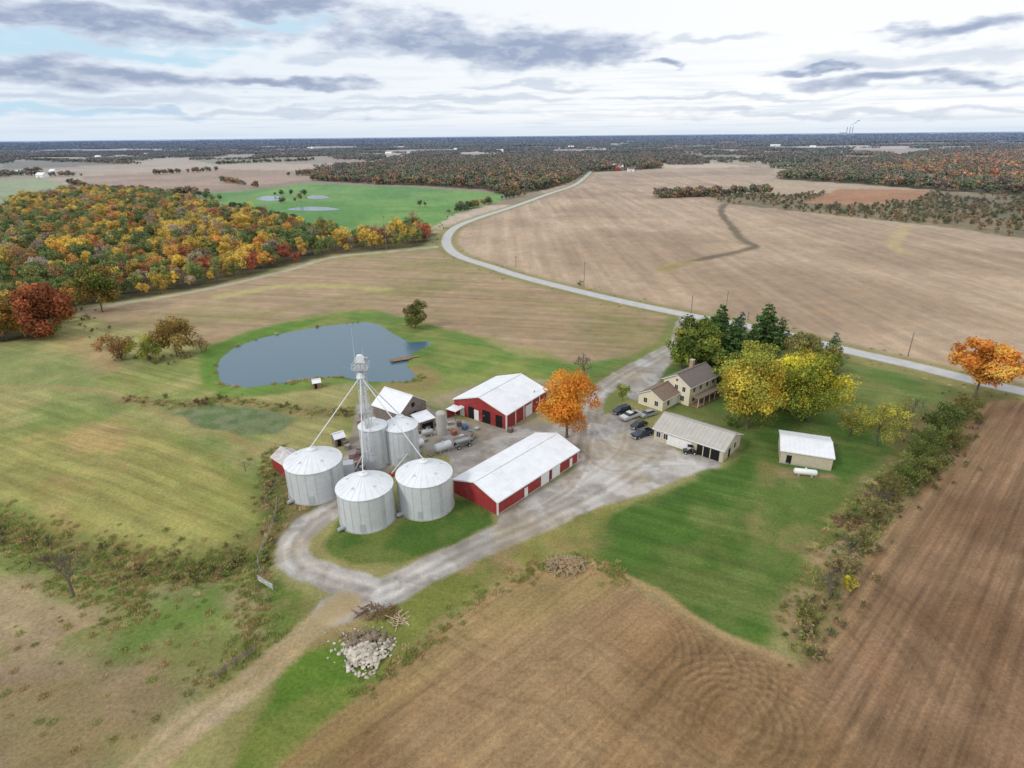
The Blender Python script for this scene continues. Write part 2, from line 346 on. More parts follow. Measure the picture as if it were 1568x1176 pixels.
paint(poly([(265,632),(330,618),(420,628),(455,638),(430,662),(370,668),(310,655)]),C(98,116,72),C(118,128,92),sc=3,soft=1,seed=3)
paint(midF,C(164,142,112),C(146,134,94),sc=45,soft=2,seed=6,ch=3,thr=(.45,.7))
paintl(L_([(330,455),(420,440),(500,438),(590,444)]),4.0,C(176,168,110),soft=2.5,alpha=.8,warp=1)
paintl(L_([(130,485),(250,500),(400,480),(560,450),(700,440),(860,470),(1000,505)]),2.5,C(132,130,76),soft=3,alpha=.5,warp=1)
paint(pondlawn,C(104,130,60),C(130,140,74),sc=14,soft=1.5,seed=7,ch=2,chv=.6)
paint(poly([(305,572),(300,545),(345,520),(430,496),(500,486),(470,500),(400,514),(350,532),(332,550),(332,585),(350,600),(330,612)]),C(100,132,52),soft=1.2,ch=2,chv=.4)
paint(poly([(150,580),(200,560),(300,530),(306,560),(320,608),(240,612),(180,600)]),C(136,144,80),C(158,154,98),sc=12,soft=2,seed=2,ch=2)
paintl(L_([(640,565),(660,575),(650,590),(600,588)]),3,C(144,126,84),soft=2,alpha=.8,warp=1)
# farmstead lawns
paint(poly([(690,600),(760,578),(880,585),(940,588),(905,625),(890,640),(820,652),(760,655),(640,618)]),C(136,136,96),C(156,146,118),sc=8,soft=1.5)
paint(yardlawn,C(94,118,54),C(116,124,68),sc=14,soft=1.5,seed=14,ch=2,chv=.5)
paint(poly([(1480,600),(1560,606),(1500,640),(1420,705),(1370,690),(1380,640)]),C(112,114,62),C(130,118,78),sc=8,soft=2)
paint(poly([(880,845),(780,880),(700,945),(600,1028),(500,1108),(430,1176),(330,1300),(230,1350),(360,1176),(420,1040),(480,985),(560,930),(640,900),(800,830),(900,780),(960,770)]),C(122,128,64),C(150,132,92),sc=8,soft=1.5,seed=15,ch=2,chv=.5,thr=(.42,.6))
paint(poly([(420,1040),(470,1000),(520,990),(590,1030),(500,1105),(430,1172),(350,1280),(300,1300),(370,1150)]),C(94,122,46),C(118,130,64),sc=7,soft=1.2,seed=16,ch=2,chv=.6)
paint(lawnC,C(78,107,42),C(104,118,60),sc=9,soft=1.2,seed=17,ch=2,chv=.8,thr=(.44,.70))
paint(poly([(1165,700),(1290,735),(1340,720),(1260,800),(1210,880),(1195,960),(1150,800)]),C(98,116,54),C(132,124,78),sc=6,soft=2,seed=18,alpha=.8)
paint(poly([(860,800),(915,775),(925,835),(905,868),(840,860),(800,850)]),C(156,134,90),C(126,128,72),sc=5,soft=3,seed=19,alpha=.85)
paint(binlawn,C(80,108,44),C(108,120,60),sc=6,soft=.7,seed=17)
paint(poly([(418,700),(450,745),(520,765),(480,785),(430,830),(400,850),(400,780),(410,720)]),C(98,110,56),C(122,112,72),sc=4,soft=1.5)
paint(poly([(400,870),(430,905),(500,935),(480,965),(420,985),(395,940)]),C(100,118,54),C(126,124,74),sc=5,soft=1)
paint(poly([(1195,715),(1265,722),(1280,730),(1190,728)]),C(150,132,96),soft=1)
paint(deadstrip,C(156,138,100),C(112,114,62),sc=5,soft=1.5,seed=21,ch=2,chv=.8)
paintl(L_([(905,860),(1000,905),(1090,962),(1200,1012),(1228,1024)]),.8,C(168,144,104),soft=.6,warp=.4)
# cropland, bottom
paint(fieldB,C(154,128,94),C(136,110,78),sc=26,soft=0.8,warp=.5,seed=22,ch=1,chv=.8,thr=(.4,.64))
paint(poly([(1225,1028),(1300,900),(1400,752),(1495,628),(1560,612),(1900,700),(1900,1500),(1400,1500),(1320,1176)]),C(138,110,84),C(122,95,71),sc=22,soft=5,seed=23,ch=1,chv=1.3,alpha=.9)
paint(poly([(1250,960),(1400,760),(1500,640),(1540,640),(1420,780),(1300,960),(1260,1020)]),C(158,132,98),soft=3,alpha=.45,ch=1)
paint(poly([(780,890),(860,868),(905,870),(960,895),(860,940),(700,1010),(560,1120),(430,1250),(420,1190),(600,1035)]),C(164,140,98),C(150,132,86),sc=10,soft=3,seed=24,alpha=.6,ch=1,chv=.7)
# turning tracks of the combine
q=np.where(RAD<140)[0]
inb=(sdf(fieldB,X[q],Y[q])<-1)
wob=(fbm(X[q],Y[q],9,3,71)-.5)*1.6; brk=sstep(.40,.62,fbm(X[q],Y[q],5,3,72))
for (cu,cv,r0,r1,a0,a1) in ((1118,1095,1.5,9.5,-3.2,3.2),(1060,1010,4,12,-1.2,1.4),(1190,1150,6,14,.4,3.2),(940,980,7,13,-.8,1.0)):
    c_=P(cu,cv); dx=X[q]-c_.x; dy=Y[q]-c_.y; d=np.hypot(dx,dy)+wob*.5; an=np.arctan2(dy,dx)
    env=sstep(r0,r0+1,d)*(1-sstep(r1-1,r1+1,d))*sstep(a0,a0+.5,an)*(1-sstep(a1-.5,a1,an))*inb*(.45+.55*brk)
    col[q]*=(1-0.17*((0.5+0.5*np.sin(d*2*math.pi/1.15))**3*env))[:,None]; col[q]*=(1+.11*((0.5+0.5*np.sin(d*2*math.pi/1.15+2.4))**3*env))[:,None]
for off in (12,14,18.5,20.5,25,27):   # headland passes parallel to the edge
    dd=np.abs(ldist(L_([(830,868),(905,868),(1000,915),(1090,968),(1170,1002)]),X[q],Y[q])-off)
    col[q]*=(1-0.12*(1-sstep(.2,.6,dd))*inb*(fbm(X[q],Y[q],8,2,3)>.42))[:,None]
# verges
paintl(country,7.5,C(134,132,76),soft=2.5,alpha=.75,warp=.3)
paintl(lane,2.2,C(178,168,148),soft=1.0,warp=0)
paintl(entry,7.0,C(116,126,66),soft=1.5,alpha=.8)
# gravel
grav=np.zeros(len(X))
G1=C(186,182,177); G2=C(158,152,144)
for pl in (yard,core,corner):
    q=np.where((np.abs(X)<120)&(Y>50)&(Y<260))[0]
    m=1-sstep(-.5,.6,sdf(pl,X[q]+n1[q]*2.2,Y[q]+n2[q]*2.2)); grav[q]=np.maximum(grav[q],m)
for ln,w in ((entry,3.2),(drive,3.3),(loop,2.9)):
    q=np.where((np.abs(X)<150)&(Y>40)&(Y<320))[0]
    m=1-sstep(w-.6,w+.6,ldist(ln,X[q]+n1[q]*3.0,Y[q]+n2[q]*3.0)); grav[q]=np.maximum(grav[q],m)
bl=sdf(binlawn,X[q]+n1[q],Y[q]+n2[q]); grav[q]*=sstep(-.4,.4,bl)
f=sstep(.40,.66,fbm(X,Y,4,5,40))[:,None]; gc=G1*(1-f)+G2*f
dustm=(sstep(.48,.68,fbm(X,Y,9,5,44))*.6)[:,None]; gc=gc*(1-dustm)+C(160,146,122)*dustm
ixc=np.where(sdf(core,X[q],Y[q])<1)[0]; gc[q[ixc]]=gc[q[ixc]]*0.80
pk=sstep(.62,.7,fbm(X,Y,2.2,3,47))[:,None]*.35; gc=gc*(1-pk)+C(128,122,112)*pk
for ln in (drive,entry,loop):
    q2=np.where((np.abs(X)<150)&(Y>40)&(Y<320))[0]; dd=ldist(ln,X[q2]+n1[q2]*.8,Y[q2]+n2[q2]*.8)
    gc[q2]*=(1+0.14*(np.exp(-((dd-1.1)/.4)**2))-0.15*np.exp(-(dd/.4)**2)-.10*np.exp(-((dd-2.3)/.5)**2))[:,None]
# vehicle arcs worn into the yard
for ar in ([(900,640),(930,680),(990,700),(1060,710)],[(890,690),(930,720),(1000,715),(1090,712)],[(905,650),(900,700),(870,750),(800,790)],[(880,660),(820,665),(760,668),(700,690)],[(960,650),(950,690),(900,730),(840,770)]):
    l_=L_(ar,6); q2=np.where((np.abs(X)<120)&(Y>60)&(Y<240))[0]; dd=ldist(l_,X[q2]+n1[q2]*.8,Y[q2]+n2[q2]*.8)
    gc[q2]*=(1+.12*np.exp(-((dd-.8)/.28)**2)-.06*np.exp(-(dd/.3)**2))[:,None]
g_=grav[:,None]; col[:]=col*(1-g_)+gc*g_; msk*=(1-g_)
# dirt track
ix,m=paintl(track,2.4,C(182,164,134),soft=.9,warp=.7,c2=C(168,150,114),sc=5)
q3=np.where((RAD<140)&(X<0))[0]; dd=ldist(track,X[q3],Y[q3])
col[q3]=col[q3]+(C(138,134,88)-col[q3])*(0.6*np.exp(-(dd/.5)**2)*sstep(0,25,np.hypot(X[q3]-P(520,940).x,Y[q3]-P(520,940).y)))[:,None]
# overall mottling
mm=(0.84+0.32*fbm(X,Y,26,5,60))*(0.80+0.40*fbm(X,Y,3,4,61)); fadem=np.clip((2500-RAD)/1600,0,1)
col*=(1+(mm-1)*fadem)[:,None]
wr=sstep(.5,.7,fbm(X,Y,6,4,63))*fadem*.22   # slight hue drift to straw
col[:]=col*(1-wr[:,None])+col*np.array([1.18,1.0,.86])*wr[:,None]
hz=(1-np.exp(-RAD/HAZE))[:,None]; col[:]=col*(1-hz)+C(148,164,190)*hz  # distance haze blended into the ground colour itself
# relief
Z=np.zeros(len(X))
q=np.where(RAD<420)[0]; dp=sdf(pond,X[q],Y[q])
Z[q]=-0.5+np.clip(dp,-5,2)*0.25
leftp=poly([(-300,560),(100,530),(280,560),(330,625),(430,700),(390,780),(390,850),(380,920),(300,1050),(-100,1300),(-500,900)])
dl=sdf(leftp,X[q],Y[q]); Z[q]+=(1-sstep(-18,0,dl))*(fbm(X[q],Y[q],38,3,90)-0.5)*3.0
ditch=L_([(-100,790),(0,808),(120,842),(230,862),(320,868),(380,850)])
Z[q]-=1.1*np.exp(-(ldist(ditch,X[q],Y[q])/5)**2)
V=np.stack([X,Y,Z],1)
j,i=np.meshgrid(np.arange(nr-1),np.arange(na),indexing='ij'); i2=(i+1)%na
Q=np.stack([j*na+i,(j+1)*na+i,(j+1)*na+i2,j*na+i2],-1).reshape(-1,4)[:,::-1]
def groundmat(name,gravel=False):
    m,nt,N,L,b=newmat(name); b.inputs['Roughness'].default_value=.95; b.inputs['Specular IOR Level'].default_value=.05
    a=N.new('ShaderNodeAttribute'); a.attribute_name='Col'; k=N.new('ShaderNodeAttribute'); k.attribute_name='msk'
    g=N.new('ShaderNodeNewGeometry'); out=a.outputs['Color']
    def mul(a_,b_):
        n=N.new('ShaderNodeMath'); n.operation='MULTIPLY'; L.new(a_,n.inputs[0]); L.new(b_,n.inputs[1]); return n.outputs[0]
    def noise(sc,lo,hi,det=5,vec=None,rough=.6,a0=.3,a1=.7):
        n=N.new('ShaderNodeTexNoise'); n.inputs['Scale'].default_value=sc; n.inputs['Detail'].default_value=det; n.inputs['Roughness'].default_value=rough
        L.new(vec or g.outputs['Position'],n.inputs['Vector']); r=N.new('ShaderNodeMapRange')
        r.inputs[1].default_value=a0; r.inputs[2].default_value=a1; r.inputs[3].default_value=lo; r.inputs[4].default_value=hi
        L.new(n.outputs['Fac'],r.inputs[0]); return r.outputs[0],n.outputs['Fac']
    o2,f2=noise(1.8 if not gravel else 3.0,.60 if not gravel else .74,1.40 if not gravel else 1.24,5,rough=.9)
    tot=o2
    if not gravel:
        sep=N.new('ShaderNodeSeparateColor'); L.new(k.outputs['Color'],sep.inputs[0])
        def streak(maskout,angle,fa,fl,ampl,det=3):
            c,s=math.cos(rad(angle)),math.sin(rad(angle))
            d1=N.new('ShaderNodeVectorMath'); d1.operation='DOT_PRODUCT'; d1.inputs[1].default_value=(-s*fa,c*fa,0); L.new(g.outputs['Position'],d1.inputs[0])
            d2=N.new('ShaderNodeVectorMath'); d2.operation='DOT_PRODUCT'; d2.inputs[1].default_value=(c*fl,s*fl,0); L.new(g.outputs['Position'],d2.inputs[0])
            cb=N.new('ShaderNodeCombineXYZ'); L.new(d1.outputs['Value'],cb.inputs[0]); L.new(d2.outputs['Value'],cb.inputs[1])
            n=N.new('ShaderNodeTexNoise'); n.noise_dimensions='2D'; n.inputs['Scale'].default_value=1; n.inputs['Detail'].default_value=det; n.inputs['Roughness'].default_value=.65; L.new(cb.outputs[0],n.inputs['Vector'])
            r=N.new('ShaderNodeMapRange'); r.inputs[1].default_value=.32; r.inputs[2].default_value=.68; r.inputs[3].default_value=-ampl; r.inputs[4].default_value=ampl; L.new(n.outputs['Fac'],r.inputs[0])
            mu=N.new('ShaderNodeMath'); mu.operation='MULTIPLY_ADD'; L.new(r.outputs[0],mu.inputs[0]); L.new(maskout,mu.inputs[1]); mu.inputs[2].default_value=1
            return mu.outputs[0]
        aR=ang_px((1600,560),(1200,390)); aM=ang_px((330,470),(900,500)); aB=ang_px((1225,1028),(1480,650)); aB2=ang_px((905,868),(430,1176))
        for st_ in ((0,aR,.12,.005,.13,5),(1,aB,.8,.008,.17,4),(1,aB2,1.0,.012,.09,2),('A',aM,.2,.008,.14,3),(2,ang_px((0,700),(300,820)),.4,.02,.17,2)):
            mo=k.outputs['Alpha'] if st_[0]=='A' else sep.outputs[st_[0]]
            tot=mul(tot,streak(mo,*st_[1:]))
    v=N.new('ShaderNodeVectorMath'); v.operation='SCALE'; L.new(out,v.inputs[0]); L.new(tot,v.inputs['Scale']); L.new(v.outputs[0],b.inputs['Base Color'])
    bp=N.new('ShaderNodeBump'); bp.inputs['Strength'].default_value=.45 if gravel else .6; bp.inputs['Distance'].default_value=.10 if gravel else .3
    L.new(f2,bp.inputs['Height']); L.new(bp.outputs[0],b.inputs['Normal'])
    return m
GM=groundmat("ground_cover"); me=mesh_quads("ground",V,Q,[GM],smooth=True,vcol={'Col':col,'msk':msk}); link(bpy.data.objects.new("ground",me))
# gravel sheet
keep=grav[Q].min(1)>.35; Qg=Q[keep]; uq,inv=np.unique(Qg,return_inverse=True)
Vg=V[uq].copy(); Vg[:,2]+=.012
me=mesh_quads("gravel_driveway",Vg,inv.reshape(-1,4),[groundmat("gravel",True)],smooth=True,vcol={'Col':col[uq],'msk':msk[uq]}); link(bpy.data.objects.new("gravel_driveway",me))
# country road
def ribbon(name,ln,w,z,m,o=0.0):
    t=np.gradient(ln,axis=0); t/=np.linalg.norm(t,axis=1)[:,None]; nrm=np.stack([-t[:,1],t[:,0]],1)
    cs=[-w/2+o,-w*.17+o,w*.17+o,w/2+o]; V=[];
    for c in cs: V.append(np.concatenate([ln+nrm*c,np.full((len(ln),1),z)],1))
    n=len(ln); V=np.concatenate(V); Qs=[]
    for k in range(3):
        for i in range(n-1): Qs.append((k*n+i,k*n+i+1,(k+1)*n+i+1,(k+1)*n+i))
    me=mesh_quads(name,V,Qs,[m]); return link(bpy.data.objects.new(name,me))
ROADM=mat("worn_asphalt",C(186,186,186),.85,var=.12,scale=.3,bump=.2)
SHO=mat("gravel_shoulder",C(166,154,130),.95,var=.25,scale=.8)
ribbon("road_shoulder",country,7.4,.03,SHO); ribbon("country_road",country,6.0,.06,ROADM)
# pond water
wm,nt,N,L,b=newmat("pond_water"); b.inputs['Base Color'].default_value=(*C(74,104,120),1); b.inputs['Roughness'].default_value=.15; b.inputs['Specular IOR Level'].default_value=.4
nn=N.new('ShaderNodeTexNoise'); nn.inputs['Scale'].default_value=1.6; nn.inputs['Detail'].default_value=4; g=N.new('ShaderNodeNewGeometry'); L.new(g.outputs['Position'],nn.inputs['Vector'])
bp=N.new('ShaderNodeBump'); bp.inputs['Strength'].default_value=.7; bp.inputs['Distance'].default_value=.1; L.new(nn.outputs['Fac'],bp.inputs['Height']); L.new(bp.outputs[0],b.inputs['Normal'])
def flat_poly(name,pl,z,m):
    me=bpy.data.meshes.new(name); me.from_pydata([(p[0],p[1],z) for p in pl],[],[tuple(range(len(pl)))]); me.materials.append(m); return link(bpy.data.objects.new(name,me))
cpt=pond.mean(0); flat_poly("pond_water",cpt+(pond-cpt)*1.05,-.25,wm)
for e in ((480,320,38,3.2),(415,304,22,4),(486,302,18,3)):
    pl=[P(e[0]+e[2]*math.cos(t)*(1+.15*math.sin(3*t)),e[1]+e[3]*math.sin(t))[:2] for t in np.linspace(0,2*math.pi,24,endpoint=False)]
    flat_poly("farm_pond",pl,.15,wm)
# ------------------------------------------------------------------ trees
LG=1.3   # leaf-colour gain brightening leaves against self-shadowing inside a crown
def leaves(cl,n,size,rng,squash=.85,flat=0.0,bvar=.25):
    cl=np.asarray(cl,float); w=cl[:,3]**2; idx=rng.choice(len(cl),n,p=w/w.sum())
    d=rng.normal(size=(n,3)); d/=np.linalg.norm(d,axis=1)[:,None]
    r=cl[idx,3]*rng.uniform(.45,1.08,n); pos=cl[idx,:3]+d*r[:,None]*np.array([1,1,squash])
    nrm=d+rng.normal(size=(n,3))*.55+np.array([0,0,flat]); nrm/=np.linalg.norm(nrm,axis=1)[:,None]
    t=np.cross(nrm,rng.normal(size=(n,3))); t/=np.linalg.norm(t,axis=1)[:,None]+1e-9; b=np.cross(nrm,t)
    s=(size*rng.uniform(.6,1.3,n))[:,None]
    V=np.stack([pos+t*s,pos+b*s*.65,pos-t*s,pos-b*s*.65],1).reshape(-1,3)
    Q=np.arange(n*4).reshape(-1,4); br=cl[idx,4]*rng.uniform(1-bvar,1+bvar,n)*LG
    return V,Q,br,idx
def tubeq(p0,p1,r0,r1,k=5):
    p0=Vector(p0);p1=Vector(p1); d=(p1-p0).normalized(); a=d.orthogonal().normalized(); b=d.cross(a)
    V=[tuple(p+(a*math.cos(2*math.pi*i/k)+b*math.sin(2*math.pi*i/k))*r) for p,r in((p0,r0),(p1,r1)) for i in range(k)]
    return V,[(i,(i+1)%k,(i+1)%k+k,i+k) for i in range(k)]
def wood(cl,h,base,r,rng,nl=9):
    V=[];Q=[]
    def add(*a):
        v,q=tubeq(*a); o=len(V); V.extend(v); Q.extend([tuple(i+o for i in f) for f in q])
    pts=[Vector((0,0,-.4)),Vector((rng.normal()*.15,rng.normal()*.15,base*.8)),Vector((rng.normal()*.4,rng.normal()*.4,h*.55)),Vector((rng.normal()*.4,rng.normal()*.4,h*.85))]
    rs=[r*1.25,r*.85,r*.45,r*.12]
    for i in range(3): add(pts[i],pts[i+1],rs[i],rs[i+1])
    for c in cl[:nl]:
        e=Vector(c[:3]); t=min(.9,max(0,(e.z-base)/(h-base)))*.7
        s=pts[1].lerp(pts[2],t); m=s.lerp(e,.5)+Vector((0,0,.3)); add(s,m,r*.32,r*.2); add(m,e,r*.2,r*.06)
    return V,Q
def crown(h,w,base,k,rng):
    cl=[]; cz=(h+base)/2; rz=(h-base)/2; rx=w/2
    for i in range(k):
        d=rng.normal(size=3); d/=np.linalg.norm(d); rr_=rng.uniform(.40,.90); x,y,z=d*rr_
        cr=min(rx,rz)*rng.uniform(.22,.40)
        cl.append((x*(rx-cr*.1),y*(rx-cr*.1),cz+z*(rz-cr*.1),cr,rng.uniform(.62,1.28)))
    cl.append((0,0,cz,min(rx,rz)*.5,.7)); return cl
def make_tree(name,h,w,base,nleaf,size,rng,colors,k=26,leaf=None,trunk=.02,grey=False):
    cl=crown(h,w,base,k,rng); V1,Q1,br,idx=leaves(cl,nleaf,size,rng)
    V2,Q2=wood(cl,h,base,max(.12,h*trunk),rng); n1_=len(V1)
    if grey: lc=br[:,None]*np.array([1,1,1])*(1+rng.normal(size=(len(br),3))*.07)
    else:
        cs=np.array([C(*c) for c in colors]); cc=cs[rng.integers(0,len(cs),len(cl))][idx]; jit=cs[rng.integers(0,len(cs),len(br))]
        lc=(cc*.65+jit*.35)*br[:,None]
    V=np.concatenate([V1,np.array(V2)]); Q=np.concatenate([Q1,np.array(Q2)+n1_])
    mi=[0]*len(Q1)+[1]*len(Q2); c=np.concatenate([np.clip(lc,0,2.4 if grey else .85),np.full((len(Q2),3),.2)])
    return mesh_quads(name,V,Q,[leaf or LEAF,BARK],mi,c)
def make_pine(name,h,w,nleaf,size,rng,colors):
    cl=[]; z=h*.08
    while z<h*.97:
        R=(w/2)*(1-z/h)**.62+.15; nb=max(4,int(8*R/(w/2)+2)); o=rng.uniform(0,6)
        for i in range(nb):
            a=o+i*2*math.pi/nb+rng.normal()*.25; q=R*rng.uniform(.6,1.1)
            for f_ in(.45,.85): cl.append((math.cos(a)*q*f_,math.sin(a)*q*f_,z-(.10*q*f_)+rng.normal()*.15,max(.25,R*.26),rng.uniform(.6,1.35)))
        z+=h*.075
    V1,Q1,br,idx=leaves(cl,nleaf,size,rng,squash=.5,flat=.6)
    v,q=tubeq((0,0,-.3),(0,0,h*.97),h*.018+.08,.03,6)
    cs=np.array([C(*c) for c in colors]); lc=cs[rng.integers(0,len(cs),len(br))]*br[:,None]
    V=np.concatenate([V1,np.array(v)]); Q=np.concatenate([Q1,np.array(q)+len(V1)])
    return mesh_quads(name,V,Q,[LEAF,BARK],[0]*len(Q1)+[1]*len(q),np.concatenate([lc,np.full((len(q),3),.2)]))
def make_bare(name,h,w,rng,depth=5,mats=None):
    V=[];Q=[]
    def br(p,d,l,r,k):
        e=p+d*l; v,q=tubeq(p,e,r,r*.65,4 if k<4 else 6); o=len(V); V.extend(v); Q.extend([tuple(i+o for i in f) for f in q])
        if k==0: return
        for i in range(3 if k>1 else 4):
            nd=(d+Vector(rng.normal(size=3))*.48*(w/h+.35)+Vector((0,0,.10))).normalized(); br(p.lerp(e,rng.uniform(.6,1)),nd,l*rng.uniform(.6,.85),r*.6,k-1)
    br(Vector((0,0,-.3)),Vector((rng.normal()*.05,rng.normal()*.05,1)).normalized(),h*.27,h*.022,depth)
    return mesh_quads(name,np.array(V),np.array(Q),[mats or BARK],[0]*len(Q),np.full((len(Q),3),1.0))
def hero(name,u,vb,vt,wpx,kind,colors=None,n=5000,size=None,base=.2,k=28,sink=.0):
    p=P(u,vb); h=height_for(p,vt); w=wpx*proj((p.x,p.y,h/2))[2]/F; rng=np.random.default_rng(int(u*7+vb))
    sz=size or max(.15,h*.025)
    if kind=='pine': me=make_pine(name,h,w*1.1,n,sz,rng,colors or [(66,90,50),(80,104,58),(92,114,66)])
    elif kind=='bare': me=make_bare(name,h,w,rng)
    else: me=make_tree(name,h,w*1.05,h*base,n,sz,rng,colors,k)
    o=link(bpy.data.objects.new(name,me)); o.location=(p.x,p.y,-sink); return o
OR=[(222,152,54),(206,132,50),(230,170,74),(196,122,52)]; YE=[(206,192,66),(186,178,64),(220,204,80),(154,158,64)]
YO=[(206,164,62),(182,160,66),(150,142,66),(200,178,76)]; GR=[(92,112,52),(112,128,62),(78,98,48)]; GY=[(134,144,66),(112,126,58),(158,154,72)]
RB=[(150,92,64),(132,84,60),(166,104,68)]; BR=[(144,122,72),(126,112,64),(158,130,76)]
hero("maple_tree",868,670,562,90,'t',OR,13000,base=.12,k=48,size=.25)
hero("maple_tree",1143,656,536,102,'t',YO+GY,17000,base=.06,k=60,size=.27)
hero("oak_tree",1237,644,542,102,'t',YE+GR,16000,base=.06,k=56,size=.27)
hero("oak_tree",1198,622,545,74,'t',GY+YE,8000,base=.08,k=36)
hero("oak_tree",1215,590,530,64,'t',GY+YO,6000,base=.08)
hero("oak_tree",1063,570,484,74,'t',GY+GR,10000,base=.08,k=36)
hero("oak_tree",1042,562,506,44,'t',GY,3500,base=.08)
hero("pine_tree",1098,540,461,54,'pine',n=7500); hero("pine_tree",1118,562,480,52,'pine',n=6500); hero("pine_tree",1085,555,490,40,'pine',n=4500)
hero("pine_tree",1167,540,459,62,'pine',n=8500); hero("spruce_tree",1131,520,474,26,'pine',[(84,106,104),(72,92,88)],n=2800)
hero("pine_tree",1192,530,482,34,'pine',n=3400); hero("pine_tree",1148,552,492,38,'pine',n=4000); hero("spruce_tree",1272,556,506,32,'pine',[(84,104,84),(96,114,94)],n=3200)
hero("oak_tree",1228,562,502,70,'t',[(124,124,72),(142,132,82),(110,110,66)],6000,base=.10,k=32)
hero("oak_tree",1255,575,520,44,'t',[(120,120,66),(138,132,78)],3000,base=.1)
hero("oak_tree",1150,580,512,64,'t',GY,5500,base=.08); hero("oak_tree",1105,598,530,54,'t',GR+GY,5000,base=.06)
hero("oak_tree",1180,600,540,60,'t',YO+GR,5000,base=.08); hero("oak_tree",1122,615,560,44,'t',GR,3500,base=.05)
hero("maple_tree",1493,606,520,98,'t',[(212,146,66),(196,124,58),(222,164,84)],7000,base=.2,k=36)
hero("small_tree",1342,684,608,82,'t',[(174,170,72),(150,150,68),(138,130,78)],4500,base=.08,k=26,size=.18)
hero("small_tree",1300,668,618,54,'t',[(130,130,70),(154,148,76)],2200,base=.1,k=18,size=.17)
hero("small_tree",1378,662,612,50,'t',[(134,126,78),(122,124,68)],1500,base=.1,k=16,size=.15)
hero("pond_tree",637,503,457,42,'t',[(106,112,60),(124,120,70),(90,98,56)],5000,base=.06,k=26)
hero("small_tree",953,614,585,26,'t',GY,1500,base=.2)
hero("autumn_tree",272,545,482,66,'t',BR,4600,base=.05,k=28); hero("autumn_tree",186,552,506,60,'t',[(158,106,74),(138,116,74)],3000,base=.04,k=22)
hero("autumn_tree",228,552,510,54,'t',GY,3000,base=.04,k=22); hero("autumn_tree",310,540,512,30,'t',BR,1200,base=.04)
hero("autumn_tree",82,516,430,80,'t',RB,8500,base=.06,k=36); hero("autumn_tree",10,520,453,74,'t',[(160,124,70),(132,116,66)],6000,base=.06)
hero("autumn_tree",158,478,405,66,'t',GR+BR,6000,base=.06); hero("autumn_tree",40,518,468,54,'t',[(178,126,68),(146,122,68)],3400,base=.06)
hero("bare_tree",112,910,822,80,'bare'); hero("bare_tree",894,582,520,40,'bare'); hero("bare_tree",1270,918,858,64,'bare'); hero("bare_tree",1345,770,730,46,'bare')
hero("bare_tree",250,500,478,30,'bare'); hero("bare_tree",1395,640,590,60,'bare'); hero("bare_tree",1420,650,600,50,'bare'); hero("bare_tree",1300,850,810,40,'bare')
hero("shrub",1440,672,616,60,'t',[(84,98,54),(104,112,60)],4200,base=.0,k=26); hero("shrub",1478,645,606,54,'t',[(96,104,56),(122,108,64)],3400,base=0)
hero("shrub",1418,694,648,54,'t',[(104,118,62),(92,108,58)],3000,base=0); hero("shrub",1398,738,694,56,'t',[(120,122,70),(108,118,62)],2800,base=0)
hero("shrub",1362,764,724,50,'t',[(128,120,76),(112,114,64)],2200,base=0,size=.15); hero("shrub",1400,708,668,46,'t',[(110,120,64),(92,108,56)],2200,base=0)
hero("shrub",1455,690,650,46,'t',[(110,112,62),(130,116,72)],1800,base=0); hero("shrub",1425,722,684,46,'t',[(118,116,66),(104,112,60)],1800,base=0); hero("shrub",1380,742,706,40,'t',[(98,112,58)],1500,base=0)
hero("shrub",1120,652,636,30,'t',GR,900,base=0); hero("shrub",888,438,428,14,'t',GR,400,base=0)
hero("shrub",1335,800,764,42,'t',[(134,124,84),(112,114,68)],1700,base=0,size=.14); hero("shrub",1318,835,806,34,'t',[(138,126,84),(118,118,70)],1000,base=0,size=.13); hero("shrub",1230,950,922,44,'t',[(142,130,84),(116,122,64)],1100,base=0,size=.13)
hero("shrub",1300,905,880,28,'t',[(186,172,60),(160,154,70)],900,base=0,size=.12); hero("shrub",1285,872,846,32,'t',[(146,132,92)],800,base=0,size=.12)
